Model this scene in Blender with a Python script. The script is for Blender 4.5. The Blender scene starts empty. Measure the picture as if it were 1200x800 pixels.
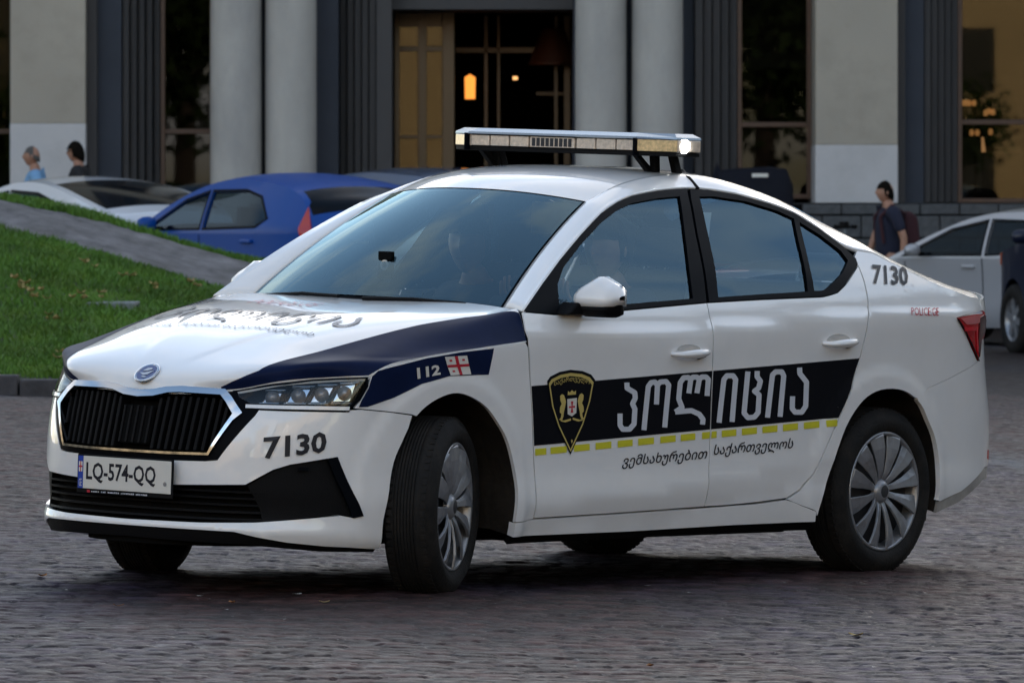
import bpy, bmesh, math, random
import numpy as np
from mathutils import Matrix, Vector
from mathutils.geometry import delaunay_2d_cdt
random.seed(7); RNG=np.random.default_rng(7)
R_=math.radians
SC=bpy.context.scene; COL=SC.collection
# ---------------- camera, world, sun, exposure ----------------
CAMH=1.43
F_=8712.8                       # focal length in photo pixels (1200 wide)
cam=bpy.data.cameras.new('camera'); camo=bpy.data.objects.new('camera',cam); COL.objects.link(camo)
camo.location=(0,0,CAMH); camo.rotation_euler=(R_(90),0,0)
cam.sensor_width=36; cam.lens=F_*36/1200; cam.shift_y=-(400-227)/1200
cam.clip_start=1; cam.clip_end=3000
cam.dof.use_dof=True; cam.dof.focus_distance=26.6; cam.dof.aperture_fstop=16
SC.camera=camo
SUN_EL,SUN_AZ=14.0,20.0         # evening sun behind the hotel; azimuth from +Y towards +X
wd=bpy.data.worlds.new('World'); SC.world=wd; wd.use_nodes=True
wn=wd.node_tree.nodes; wl=wd.node_tree.links
sky=wn.new('ShaderNodeTexSky'); sky.sky_type='NISHITA'; sky.sun_disc=False
sky.sun_elevation=R_(SUN_EL); sky.sun_rotation=R_(SUN_AZ); sky.air_density=1.0; sky.dust_density=.7; sky.ozone_density=1.2
# thin evening cloud: brighter, greyer patches over the clear sky
_tc=wn.new('ShaderNodeTexCoord'); _sp=wn.new('ShaderNodeSeparateXYZ'); wl.new(_tc.outputs['Generated'],_sp.inputs[0])
_z=wn.new('ShaderNodeMath'); _z.operation='MAXIMUM'; wl.new(_sp.outputs[2],_z.inputs[0]); _z.inputs[1].default_value=.0
_za=wn.new('ShaderNodeMath'); _za.operation='ADD'; wl.new(_z.outputs[0],_za.inputs[0]); _za.inputs[1].default_value=.22
_cv=wn.new('ShaderNodeCombineXYZ')
for _i in (0,1):
    _dv=wn.new('ShaderNodeMath'); _dv.operation='DIVIDE'; wl.new(_sp.outputs[_i],_dv.inputs[0]); wl.new(_za.outputs[0],_dv.inputs[1]); wl.new(_dv.outputs[0],_cv.inputs[_i])
_nz=wn.new('ShaderNodeTexNoise'); _nz.inputs['Scale'].default_value=1.9; _nz.inputs['Detail'].default_value=8; _nz.inputs['Roughness'].default_value=.52; wl.new(_cv.outputs[0],_nz.inputs['Vector'])
_rp=wn.new('ShaderNodeValToRGB'); _rp.color_ramp.elements[0].position=.47; _rp.color_ramp.elements[1].position=.60; _rp.color_ramp.elements[1].color=(.85,.85,.85,1); wl.new(_nz.outputs[0],_rp.inputs[0])
_bw=wn.new('ShaderNodeRGBToBW'); wl.new(sky.outputs[0],_bw.inputs[0])
_cl=wn.new('ShaderNodeVectorMath'); _cl.operation='MULTIPLY'; wl.new(_bw.outputs[0],_cl.inputs[0]); _cl.inputs[1].default_value=(1.80,1.82,1.86)
_mx=wn.new('ShaderNodeMixRGB'); wl.new(_rp.outputs[0],_mx.inputs[0]); wl.new(sky.outputs[0],_mx.inputs[1]); wl.new(_cl.outputs[0],_mx.inputs[2])
_wm=wn.new('ShaderNodeMixRGB'); _wm.blend_type='MULTIPLY'; _wm.inputs[0].default_value=1; _wm.inputs[2].default_value=(1.06,1.0,.95,1); wl.new(_mx.outputs[0],_wm.inputs[1])
wl.new(_wm.outputs[0],wn['Background'].inputs[0]); wn['Background'].inputs[1].default_value=.15
sl=bpy.data.lights.new('sun','SUN'); sl.energy=4.5; sl.angle=R_(.5); sl.color=(1,.80,.58)
so=bpy.data.objects.new('sun',sl); COL.objects.link(so); so.location=(20,60,60)
_d=Vector((math.sin(R_(SUN_AZ))*math.cos(R_(SUN_EL)),math.cos(R_(SUN_AZ))*math.cos(R_(SUN_EL)),math.sin(R_(SUN_EL))))
so.rotation_euler=_d.to_track_quat('Z','Y').to_euler()
SC.view_settings.view_transform='Standard'; SC.view_settings.look='None'; SC.view_settings.gamma=1
SC.view_settings.exposure=1.42; SC.view_settings.use_curve_mapping=False
SC.cycles.max_bounces=8; SC.cycles.transparent_max_bounces=12; SC.cycles.caustics_reflective=False; SC.cycles.caustics_refractive=False
SC.cycles.sample_clamp_indirect=6

# ---------------- materials ----------------
def mat(name,col,rough=.6,metal=0,spec=.5,coat=0,var=0,vscale=8,bump=0,bscale=30,emit=None,es=0,dirt=None,dscale=3,stretch=None,coatr=.04,damt=.5):
    m=bpy.data.materials.new(name); m.use_nodes=True; nt=m.node_tree; N=nt.nodes; L=nt.links; b=N['Principled BSDF']
    b.inputs['Base Color'].default_value=(*col,1); b.inputs['Roughness'].default_value=rough; b.inputs['Metallic'].default_value=metal
    b.inputs['Specular IOR Level'].default_value=spec; b.inputs['Coat Weight'].default_value=coat; b.inputs['Coat Roughness'].default_value=coatr
    if emit: b.inputs['Emission Color'].default_value=(*emit,1); b.inputs['Emission Strength'].default_value=es
    tc=N.new('ShaderNodeTexCoord'); src=tc.outputs['Object']
    if stretch:
        mp=N.new('ShaderNodeMapping'); mp.inputs['Scale'].default_value=stretch; L.new(src,mp.inputs[0]); src=mp.outputs[0]
    c=None
    if var:
        n=N.new('ShaderNodeTexNoise'); n.inputs['Scale'].default_value=vscale; n.inputs['Detail'].default_value=6; n.inputs['Roughness'].default_value=.65; L.new(src,n.inputs['Vector'])
        r=N.new('ShaderNodeValToRGB'); r.color_ramp.elements[0].position=.3; r.color_ramp.elements[1].position=.7
        r.color_ramp.elements[0].color=(*[x*(1-var) for x in col],1); r.color_ramp.elements[1].color=(*[min(1,x*(1+var)) for x in col],1)
        L.new(n.outputs[0],r.inputs[0]); c=r.outputs[0]
    if dirt:
        n=N.new('ShaderNodeTexNoise'); n.inputs['Scale'].default_value=dscale; n.inputs['Detail'].default_value=8; n.inputs['Roughness'].default_value=.7; L.new(src,n.inputs['Vector'])
        r=N.new('ShaderNodeValToRGB'); r.color_ramp.elements[0].position=.48; r.color_ramp.elements[1].position=.72
        r.color_ramp.elements[0].color=(0,0,0,1); r.color_ramp.elements[1].color=(damt,)*3+(1,)
        L.new(n.outputs[0],r.inputs[0])
        mx=N.new('ShaderNodeMixRGB'); L.new(r.outputs[0],mx.inputs[0]); mx.inputs[2].default_value=(*dirt,1)
        if c: L.new(c,mx.inputs[1])
        else: mx.inputs[1].default_value=(*col,1)
        c=mx.outputs[0]
    if c: L.new(c,b.inputs['Base Color'])
    if bump:
        n=N.new('ShaderNodeTexNoise'); n.inputs['Scale'].default_value=bscale; n.inputs['Detail'].default_value=5; L.new(src,n.inputs['Vector'])
        u=N.new('ShaderNodeBump'); u.inputs['Strength'].default_value=bump; u.inputs['Distance'].default_value=.01; L.new(n.outputs[0],u.inputs['Height']); L.new(u.outputs[0],b.inputs['Normal'])
    return m
def glass(name,tint,ior=1.55,rough=.0,gcol=(1,1,1)):
    m=bpy.data.materials.new(name); m.use_nodes=True; N=m.node_tree.nodes; L=m.node_tree.links; N.remove(N['Principled BSDF'])
    t=N.new('ShaderNodeBsdfTransparent'); t.inputs[0].default_value=(*tint,1)
    g=N.new('ShaderNodeBsdfGlossy'); g.inputs['Roughness'].default_value=rough; g.inputs['Color'].default_value=(*gcol,1)
    f=N.new('ShaderNodeFresnel'); f.inputs[0].default_value=ior
    x=N.new('ShaderNodeMixShader'); L.new(f.outputs[0],x.inputs[0]); L.new(t.outputs[0],x.inputs[1]); L.new(g.outputs[0],x.inputs[2]); L.new(x.outputs[0],N['Material Output'].inputs[0])
    return m
M_=dict(
 white=mat('police_white_paint',(.82,.815,.80),.32,coat=1,var=.03,vscale=3,dirt=(.50,.46,.41),dscale=2.2,damt=.10,coatr=.03),
 navy=mat('navy_vinyl',(.006,.012,.042),.40,var=.2,vscale=5,spec=.06),
 black=mat('black_vinyl',(.003,.0035,.006),.5,spec=.13),
 trim=mat('black_gloss_trim',(.003,.004,.006),.35,spec=.03),
 plastic=mat('black_plastic',(.004,.004,.0045),.6,bump=.2,bscale=300,spec=.12),
 under=mat('underbody_black',(.003,.003,.003),.9,spec=.1),
 liner=mat('wheel_well_liner',(.030,.024,.018),.85,var=.4,vscale=6,bump=.4,bscale=40,spec=.2),
 chrome=mat('chrome',(.55,.58,.62),.10,1),
 alu=mat('wheel_silver',(.30,.31,.33),.32,.5,dirt=(.10,.08,.06),dscale=12,damt=.5),
 rimdark=mat('wheel_recess',(.02,.02,.022),.6),
 tyre=mat('tyre_rubber',(.010,.0095,.009),.8,var=.35,vscale=14,bump=.3,bscale=90,dirt=(.030,.025,.020),dscale=9,damt=.6,spec=.22),
 bontext=mat('bonnet_text_vinyl',(.016,.018,.03),.4,coat=.3),
 bonred=mat('bonnet_red_vinyl',(.40,.02,.035),.4,coat=.3),
 grey=mat('letter_grey_vinyl',(.60,.62,.66),.5,coat=.2),
 yellow=mat('yellow_reflective',(.62,.58,.03),.45),
 gold=mat('gold_vinyl',(.55,.43,.13),.45),
 red=mat('red_vinyl',(.45,.012,.03),.45),
 darktext=mat('dark_text_vinyl',(.008,.009,.016),.45,coat=.1,spec=.3),
 platew=mat('plate_white',(.66,.64,.58),.45,bump=.1,bscale=60),
 plateb=mat('plate_blue',(.01,.05,.35),.4),
 seat=mat('seat_cloth',(.085,.09,.10),.9,bump=.4,bscale=120),
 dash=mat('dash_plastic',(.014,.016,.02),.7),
 lining=mat('headliner_cloth',(.60,.61,.60),.9),
 visor=mat('sun_visor',(.80,.80,.70),.8),
 lens=glass('clear_lens',(.92,.94,.96),1.45),
 wglass=glass('windscreen_glass',(.92,.98,.98),2.25,0,(.66,.92,1)),
 sglass=glass('side_glass',(.76,.88,.92),1.68,0,(.55,.82,1)),
 darkglass=glass('privacy_glass',(.06,.07,.08),1.5),
 rlens=mat('red_lens',(.40,.004,.008),.2,coat=.4),
 clens=mat('clear_tail_lens',(.60,.16,.16),.15,coat=.6),
 silver=mat('lightbar_silver',(.24,.29,.34),.25,.6),
 modl=mat('led_module',(.60,.50,.40),.3,coat=1,var=.25,vscale=60),
 amber=mat('amber_module',(.72,.52,.26),.3,coat=1,var=.3,vscale=70),
 led=mat('lit_white_led',(.9,.95,1),.3,emit=(.93,.97,1),es=28),
 badge=mat('badge_blue',(.02,.06,.22),.25,.3,coat=1),
 skin=mat('skin',(.33,.17,.11),.55,var=.08,vscale=20),
 hair=mat('dark_hair',(.006,.005,.004),.95,bump=.6,bscale=150,spec=.08),
 ghair=mat('grey_hair',(.075,.07,.065),.8,bump=.5,bscale=150),
 stone=mat('facade_stone',(.35,.315,.26),.85,var=.14,vscale=1.6,bump=.35,bscale=45,dirt=(.20,.19,.175),dscale=.8,damt=.5),
 stone2=mat('painted_dado',(.47,.46,.46),.8,var=.05,vscale=2,bump=.2,bscale=40,dirt=(.30,.29,.28),dscale=1.2,damt=.35),
 column=mat('column_stone',(.37,.355,.33),.85,var=.12,vscale=2,bump=.3,bscale=45,dirt=(.22,.22,.225),dscale=1.1,damt=.5,stretch=(1,1,.45)),
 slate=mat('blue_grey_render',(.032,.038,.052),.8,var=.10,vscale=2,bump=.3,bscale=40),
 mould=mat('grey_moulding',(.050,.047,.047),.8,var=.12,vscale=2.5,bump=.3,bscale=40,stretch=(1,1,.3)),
 plinth=mat('granite_plinth',(.055,.058,.062),.7,var=.35,vscale=14,bump=.4,bscale=60),
 inter=mat('dark_interior',(.02,.015,.012),.9),
 brown=mat('brown_timber_frame',(.085,.038,.018),.5,var=.2,vscale=10),
 brass=mat('brass_door_frame',(.10,.06,.025),.4,.3),
 fglass=glass('hotel_glass',(.35,.34,.32),1.42,.012,(1,.95,.75)),
 fglass2=glass('hotel_glass_plain',(.30,.29,.27),1.28,.012),
 blind=mat('roller_blind',(.33,.31,.26),.9,var=.06,vscale=5),
 lantern=mat('lit_amber_lantern',(.8,.4,.1),.6,emit=(1,.30,.04),es=.55),
 warmlamp=mat('lit_warm_bulb',(1,.6,.3),.6,emit=(1,.50,.18),es=.6),
 copper=mat('copper_shade',(.10,.035,.02),.45,.3),
 curtain=mat('pale_curtain',(.5,.5,.46),.9),
)
# ---------------- object helpers ----------------
def link(o,parent=None):
    COL.objects.link(o)
    if parent is not None: o.parent=parent
    return o
def tag(o,label=None,cat=None,group=None,kind=None):
    if label: o['label']=label
    if cat: o['category']=cat
    if group: o['group']=group
    if kind: o['kind']=kind
    return o
def empty(name,loc=(0,0,0),rz=0,parent=None):
    o=bpy.data.objects.new(name,None); o.location=loc; o.rotation_euler=(0,0,rz); o.empty_display_size=.2
    return link(o,parent)
def mesh(name,V,Fc,m,parent=None,smooth=False,mi=None):
    me=bpy.data.meshes.new(name); me.from_pydata([tuple(map(float,v)) for v in V],[],[tuple(int(i) for i in f) for f in Fc])
    for q in (m if isinstance(m,(list,tuple)) else [m]): me.materials.append(q)
    if mi is not None: me.polygons.foreach_set('material_index',np.array(mi,dtype=np.int32))
    if smooth: me.polygons.foreach_set('use_smooth',np.ones(len(me.polygons),dtype=bool))
    me.update(); o=bpy.data.objects.new(name,me); return link(o,parent)
def fast_mesh(name,V,T,m,parent=None,smooth=False):
    """numpy triangles or quads"""
    V=np.asarray(V,np.float32); T=np.asarray(T,np.int32); k=T.shape[1]
    me=bpy.data.meshes.new(name); me.vertices.add(len(V)); me.vertices.foreach_set('co',V.ravel())
    me.loops.add(T.size); me.loops.foreach_set('vertex_index',T.ravel()); me.polygons.add(len(T))
    me.polygons.foreach_set('loop_start',np.arange(0,T.size,k,dtype=np.int32))
    me.polygons.foreach_set('use_smooth',np.full(len(T),smooth)); me.materials.append(m); me.update(calc_edges=True); me.validate()
    o=bpy.data.objects.new(name,me); return link(o,parent)
def bev(o,w,seg=2,ang=40):
    b=o.modifiers.new('bevel','BEVEL'); b.width=w; b.segments=seg; b.limit_method='ANGLE'; b.angle_limit=R_(ang)
    return o
class MB:
    def __init__(s): s.v=[];s.f=[]
    def box(s,x0,x1,y0,y1,z0,z1):
        b=len(s.v); s.v+=[(x,y,z) for x in(x0,x1) for y in(y0,y1) for z in(z0,z1)]
        s.f+=[tuple(b+i for i in q) for q in ((0,1,3,2),(4,6,7,5),(0,4,5,1),(2,3,7,6),(0,2,6,4),(1,5,7,3))]; return s
    def cyl(s,p,q,r0,r1=None,n=12,cap=True):
        r1=r0 if r1 is None else r1; p=Vector(p);q=Vector(q); d=(q-p).normalized(); a=d.orthogonal().normalized(); c=d.cross(a); b=len(s.v)
        for P,r in((p,r0),(q,r1)):
            for i in range(n):
                t=2*math.pi*i/n; s.v.append(tuple(P+a*math.cos(t)*r+c*math.sin(t)*r))
        s.f+=[(b+i,b+(i+1)%n,b+n+(i+1)%n,b+n+i) for i in range(n)]
        if cap: s.f+=[tuple(b+i for i in range(n-1,-1,-1)),tuple(b+n+i for i in range(n))]
        return s
    def tube(s,pts,r,n=8):
        for a,b in zip(pts[:-1],pts[1:]): s.cyl(a,b,r,n=n)
        return s
    def lathe(s,prof,n=32,axis='y',c=(0,0,0),a0=0,a1=2*math.pi):
        """prof: list of (radius, axial)"""
        b=len(s.v); full=abs(a1-a0-2*math.pi)<1e-6; k=n if full else n+1
        for i in range(k):
            t=a0+(a1-a0)*i/n; ct,st=math.cos(t),math.sin(t)
            for r,h in prof:
                if axis=='y': s.v.append((c[0]+r*ct,c[1]+h,c[2]+r*st))
                elif axis=='z': s.v.append((c[0]+r*ct,c[1]+r*st,c[2]+h))
                else: s.v.append((c[0]+h,c[1]+r*ct,c[2]+r*st))
        m=len(prof)
        for i in range(n):
            j=(i+1)%k
            for q in range(m-1): s.f.append((b+i*m+q,b+j*m+q,b+j*m+q+1,b+i*m+q+1))
        return s
    def prism(s,poly,axis,h0,h1):
        """poly 2D points extruded along axis from h0 to h1"""
        b=len(s.v); n=len(poly)
        for h in (h0,h1):
            for (a,c) in poly: s.v.append({'x':(h,a,c),'y':(a,h,c),'z':(a,c,h)}[axis])
        s.f+=[(b+i,b+(i+1)%n,b+n+(i+1)%n,b+n+i) for i in range(n)]+[tuple(b+i for i in range(n-1,-1,-1)),tuple(b+n+i for i in range(n))]
        return s
    def build(s,name,m,parent=None,smooth=False,fix=True,bw=0):
        o=mesh(name,s.v,s.f,m,parent,smooth)
        if fix:
            bm=bmesh.new(); bm.from_mesh(o.data); bmesh.ops.recalc_face_normals(bm,faces=bm.faces); bm.to_mesh(o.data); bm.free()
        if bw: bev(o,bw)
        return o
def inside(P,poly):
    P=np.asarray(P,float); q=np.asarray(poly,float); x,y=P[:,0],P[:,1]; c=np.zeros(len(P),bool)
    for (x0,y0),(x1,y1) in zip(q,np.roll(q,-1,0)):
        m=((y0>y)!=(y1>y)); 
        if m.any(): c^=m&(x<(x1-x0)*(y-y0)/((y1-y0) if y1!=y0 else 1e-12)+x0)
    return c
def dens(poly,step):
    out=[]; q=np.asarray(poly,float)
    for a,b in zip(q,np.roll(q,-1,0)):
        n=max(1,int(np.ceil(np.hypot(*(b-a))/step))); out+= [a+(b-a)*i/n for i in range(n)]
    return np.array(out)
def smoothpoly(p,n=4):
    """Catmull-Rom through an open run of points"""
    p=np.asarray(p,float); out=[]
    for i in range(len(p)-1):
        a,b,c,d=p[max(i-1,0)],p[i],p[i+1],p[min(i+2,len(p)-1)]
        for k in range(n):
            t=k/n; out.append(.5*((2*b)+(c-a)*t+(2*a-5*b+4*c-d)*t*t+(3*b-a-3*c+d)*t**3))
    out.append(p[-1]); return [tuple(q) for q in out]
def tri_fill(loops,step,union=False):
    """loops: outline first, then holes (or, with union, overlapping shapes). returns pts, tris, boundary loops"""
    V=[];E=[];LI=[]
    for lp in loops:
        d=dens(lp,step); b=len(V); V+=list(d); n=len(d); E+=[(b+i,b+(i+1)%n) for i in range(n)]; LI.append(list(range(b,b+n)))
    A=np.array(V); lo,hi=A.min(0),A.max(0)
    gx=np.arange(lo[0]+step*.5,hi[0],step); gy=np.arange(lo[1]+step*.5,hi[1],step)
    if len(gx)*len(gy)>0 and not union:
        G=np.array([(x,y) for x in gx for y in gy]); ok=inside(G,loops[0])
        for h in loops[1:]: ok&=~inside(G,h)
        G=G[ok]
        if len(G):
            d=np.min(np.hypot(G[:,None,0]-A[None,:,0],G[:,None,1]-A[None,:,1]),1); V+=list(G[d>step*.45])
    v,e,f,ov,oe,of=delaunay_2d_cdt([Vector(p) for p in V],E,[],1,1e-6)
    P=np.array([tuple(p) for p in v]); T=np.array([t for t in f if len(t)==3])
    c=P[T].mean(1)
    if union:
        ok=np.zeros(len(T),bool)
        for h in loops: ok|=inside(c,h)
    else:
        ok=inside(c,loops[0])
        for h in loops[1:]: ok&=~inside(c,h)
    return P,T[ok],[dens(l,step) for l in loops]
def snorm(S,a,b,h=2e-3):
    da=S(a+h,b)-S(a-h,b); db=S(a,b+h)-S(a,b-h); n=np.cross(db,da); return n/np.maximum(np.linalg.norm(n,axis=-1,keepdims=True),1e-12)
def panel(name,loops,S,m,parent,step=.04,lip=.014,off=0.,side=1,flip=1,union=False,cust=True,sm=True):
    """a sheet of bodywork: 2D shapes laid on surface S, edges turned inwards by lip"""
    P,T,LO=tri_fill(loops,step,union)
    a,b=P[:,0],P[:,1]; n=snorm(S,a,b)*flip; X=S(a,b)+n*off
    t=np.cross(X[T[:,1]]-X[T[:,0]],X[T[:,2]]-X[T[:,0]]); w=np.einsum('ij,ij->i',t,n[T].mean(1))<0
    T=T.copy(); T[w]=T[w][:,::-1]
    V=list(X); Nn=list(n); Fc=[tuple(q) for q in T]; flatf=[]
    if lip:
        for lp in LO:
            nb=snorm(S,lp[:,0],lp[:,1])*flip; Xb=S(lp[:,0],lp[:,1])+nb*off; k=len(lp); b0=len(V)
            V+=list(Xb)+list(Xb-nb*lip)
            for i in range(k):
                j=(i+1)%k; Fc.append((b0+i,b0+j,b0+k+j,b0+k+i))
    V=np.array(V)
    if side<0:
        V[:,1]*=-1; Fc=[tuple(reversed(q)) for q in Fc]; Nn=[q*np.array([1,-1,1]) for q in Nn]
    o=mesh(name,V,Fc,m,parent,True)
    if cust:
        me=o.data; nt=len(T); ln=[]
        for p in me.polygons:
            if p.index<nt:
                for vi in p.vertices: ln.append(tuple(Nn[vi]))
            else:
                q=p.normal
                for vi in p.vertices: ln.append(tuple(q))
        me.normals_split_custom_set(ln)
    return o
def grid(name,P,m,parent,smooth=True,flip=False,closeu=False):
    n,k=P.shape[:2]; V=P.reshape(-1,3); Fc=[]
    for i in range(n if closeu else n-1):
        for j in range(k-1):
            q=(i*k+j,((i+1)%n)*k+j,((i+1)%n)*k+j+1,i*k+j+1); Fc.append(q[::-1] if flip else q)
    return mesh(name,V,Fc,m,parent,smooth)
def text_polys(s,size,shear=0,sx=1.,font=None,bold=0.,spacing=1.):
    c=bpy.data.curves.new('t','FONT'); c.body=s; c.size=size; c.shear=shear; c.align_x='LEFT'; c.offset=bold; c.resolution_u=2; c.space_character=spacing
    o=bpy.data.objects.new('t',c); COL.objects.link(o); dg=bpy.context.evaluated_depsgraph_get(); dg.update()
    me=bpy.data.meshes.new_from_object(o.evaluated_get(dg)); V=np.array([v.co[:] for v in me.vertices])
    me.calc_loop_triangles(); T=[tuple(t.vertices) for t in me.loop_triangles]
    bpy.data.objects.remove(o); bpy.data.curves.remove(c); bpy.data.meshes.remove(me)
    V[:,0]*=sx; V[:,0]-=V[:,0].min(); return V[:,:2],T
def decal_text(name,s,fn,m,parent,w=None,h=None,**k):
    """fn maps (u,v) in 0..1 of the text box to 3D points"""
    V,T=text_polys(s,1.0,**k); mx=V.max(0); mn=V.min(0); U=(V-mn)/(mx-mn); X=fn(U[:,0],U[:,1])
    o=mesh(name,X,T,m,parent); return o
import numpy as np
class Spl:
    """monotone-friendly cubic (Catmull/PCHIP) through points, linear beyond the ends"""
    def __init__(s,pts,mono=True):
        p=np.array(pts,float); s.x=p[:,0]; s.y=p[:,1:]
        h=np.diff(s.x)[:,None]; d=np.diff(s.y,axis=0)/h
        m=np.zeros_like(s.y); m[0]=d[0]; m[-1]=d[-1]
        for i in range(1,len(s.x)-1):
            a,b=d[i-1],d[i]; w1=2*h[i,0]+h[i-1,0]; w2=h[i,0]+2*h[i-1,0]
            if mono:
                with np.errstate(divide='ignore',invalid='ignore'):
                    g=(w1+w2)/(w1/a+w2/b)
                m[i]=np.where(a*b>0,g,0)
            else: m[i]=(a*h[i,0]+b*h[i-1,0])/(h[i,0]+h[i-1,0])
        s.m=m
    def __call__(s,t):
        t=np.asarray(t,float); sh=t.shape; t=t.ravel()
        i=np.clip(np.searchsorted(s.x,t,side='right')-1,0,len(s.x)-2)
        h=(s.x[i+1]-s.x[i]); u=(t-s.x[i])/h; uc=np.clip(u,0,1)[:,None]; h=h[:,None]
        a,b,ma,mb=s.y[i],s.y[i+1],s.m[i],s.m[i+1]
        r=(2*uc**3-3*uc**2+1)*a+(uc**3-2*uc**2+uc)*h*ma+(-2*uc**3+3*uc**2)*b+(uc**3-uc**2)*h*mb
        e=(u[:,None]-uc)*h; r=r+np.where(e>0,e*mb,e*ma)
        return r.reshape(sh+(s.y.shape[1],)) if s.y.shape[1]>1 else r.reshape(sh)
def sstep(a,b,x):
    t=np.clip((np.asarray(x,float)-a)/(b-a),0,1); return t*t*(3-2*t)
# plan outline of the body (car frame: x forward from the front axle, y to the car's left)
WM=.778
_pl=[(.872,0),(.868,.12),(.852,.26),(.822,.38),(.775,.475),(.700,.565),(.600,.640),(.480,.705),(.34,.742),(.15,.762),(-.1,.772),(-.5,.777),(-1.0,.778),(-1.6,.778),(-2.2,.778),(-2.6,.775),(-2.9,.770),(-3.14,.755),(-3.34,.722),(-3.50,.668),(-3.62,.59),(-3.71,.48),(-3.77,.35),(-3.805,.18),(-3.815,0)]
_pl=np.array(_pl); _s=np.concatenate([[0],np.cumsum(np.hypot(*np.diff(_pl,axis=0).T))])
PL=Spl(np.c_[_s,_pl],False); SMAX=_s[-1]; PL.m[0,0]=0; PL.m[-1,0]=0
W=Spl([(.10,.62),(.15,.700),(.20,.738),(.26,.748),(.34,.756),(.44,.751),(.60,.757),(.80,.770),(.90,.7775),(.925,.777),(.95,.765),(1.0,.748),(1.045,.728),(1.12,.695),(1.22,.650),(1.32,.603),(1.39,.567),(1.44,.538),(1.48,.512),(1.53,.475)])
DZ=Spl([(-3.7,.095),(-3.1,.085),(-2.45,.068),(-1.5,.022),(-.4,-.005),(.0,-.03),(.35,-.075),(.6,-.12),(.9,-.14)])
DXF=Spl([(.10,-.06),(.16,-.015),(.20,.0),(.235,.012),(.26,.0),(.30,-.012),(.40,.0),(.50,-.002),(.60,-.018),(.68,-.045),(.74,-.078),(.80,-.13),(.9,-.25)])
DXR=Spl([(.10,.10),(.20,.06),(.30,.015),(.45,.0),(.60,.01),(.72,.04),(.85,.07),(.95,.085),(1.03,.08),(1.09,.07),(1.12,.12),(1.2,.3)])
def B(s,z):
    s=np.asarray(s,float); z=np.asarray(z,float)
    p=PL(np.abs(s)); x,y=p[...,0],p[...,1]*np.sign(s)
    zz=z-DZ(x)*sstep(.55,.85,z)*(1-sstep(1.12,1.36,z))
    w=W(zz)/WM
    wf=sstep(.30,.70,x); wr=sstep(-3.05,-3.6,x)
    x2=x+DXF(z)*wf+DXR(z)*wr
    yy=y*w; ys=np.sign(s)
    zc=np.interp(x,[-2.6,-2.19,-1.55,-1.02,-.5,-.3],[.46,.448,.378,.331,.310,.30]); m=sstep(-.30,-.48,-(-x)) if 0 else (1-sstep(-.50,-.42,x))*sstep(-2.75,-2.35,x)
    yy=yy-ys*m*.17*np.clip(zc-z,0,.09)
    fl=0.
    for x0 in (.0,-2.635): d=np.hypot(x-x0,(z-.335)*1.0); fl=fl+.009*(1-sstep(.425,.485,d))
    yy=yy+ys*fl*sstep(.45,.66,np.abs(yy))
    return np.stack([x2+0*z,yy+0*z,z+0*s],-1)
_sx=np.linspace(0,SMAX,2000); _xs=PL(_sx)[:,0]
def s_of_x(x): return np.interp(-np.asarray(x,float),-_xs,_sx)

# hood: control net, columns across (eta 0 centre .. 1 side), rows front to back
def _b(*q): return tuple(B(*q))
_HC=[0,.22,.45,.68,.86,1.]
_HT=[0,.12,.38,.7,1.]
_HN=[[(.812,0,.712),(.785,0,.762),(.50,0,.885),(.05,0,.985),(-.40,0,1.036)],
[(.808,.17,.718),(.78,.18,.768),(.49,.2,.887),(.045,.23,.987),(-.40,.25,1.038)],
[_b(.3847,.7242),(.765,.375,.772),(.47,.40,.880),(.03,.44,.983),(-.41,.46,1.037)],
[_b(.56,.762),(.66,.505,.800),(.42,.56,.862),(.0,.62,.958),(-.42,.665,1.022)],
[_b(.75,.779),(.54,.622,.815),(.34,.675,.853),(-.03,.71,.922),(-.42,.72,1.006)],
[_b(.8963,.7847),_b(1.0,.8195),_b(1.2013,.8543),_b(1.5,.884),_b(1.7508,.9048)]]
_HS=[Spl([(t,)+p for t,p in zip(_HT,c)],False) for c in _HN]
def H(e,t):
    e,t=np.broadcast_arrays(np.asarray(e,float),np.asarray(t,float)); sh=e.shape; e=e.ravel(); t=t.ravel()
    sg=np.where(e<0,-1,1); a=np.abs(e)
    C=np.stack([c(t) for c in _HS])          # 6,n,3
    x=np.array([-.22]+_HC); C=np.concatenate([C[1:2]*[1,-1,1],C])   # mirrored column for the slope at the centre
    d=(C[1:]-C[:-1])/(x[1:]-x[:-1])[:,None,None]
    m=np.zeros_like(C); m[0]=d[0]; m[-1]=d[-1]; h=(x[1:]-x[:-1])[:,None,None]
    m[1:-1]=(d[:-1]*h[1:]+d[1:]*h[:-1])/(h[1:]+h[:-1])
    i=np.clip(np.searchsorted(x,a,side='right')-1,0,len(x)-2); n=np.arange(len(a))
    hh=(x[i+1]-x[i])[:,None]; u=((a-x[i])[:,None])/hh
    A,Bq,ma,mb=C[i,n],C[i+1,n],m[i,n],m[i+1,n]
    r=(2*u**3-3*u**2+1)*A+(u**3-2*u**2+u)*hh*ma+(-2*u**3+3*u**2)*Bq+(u**3-u**2)*hh*mb
    q=abs(r[:,1])-(.09+.40*(.754-r[:,0])); r[:,2]+=.007*(1-sstep(-.02,.02,q))*sstep(.80,.70,-(-r[:,0])) if 0 else .0032*(1-sstep(-.022,.022,q))*(1-sstep(.60,.78,r[:,0]))*sstep(-.1,.3,r[:,0])
    r[:,1]*=sg; return r.reshape(sh+(3,))
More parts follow.
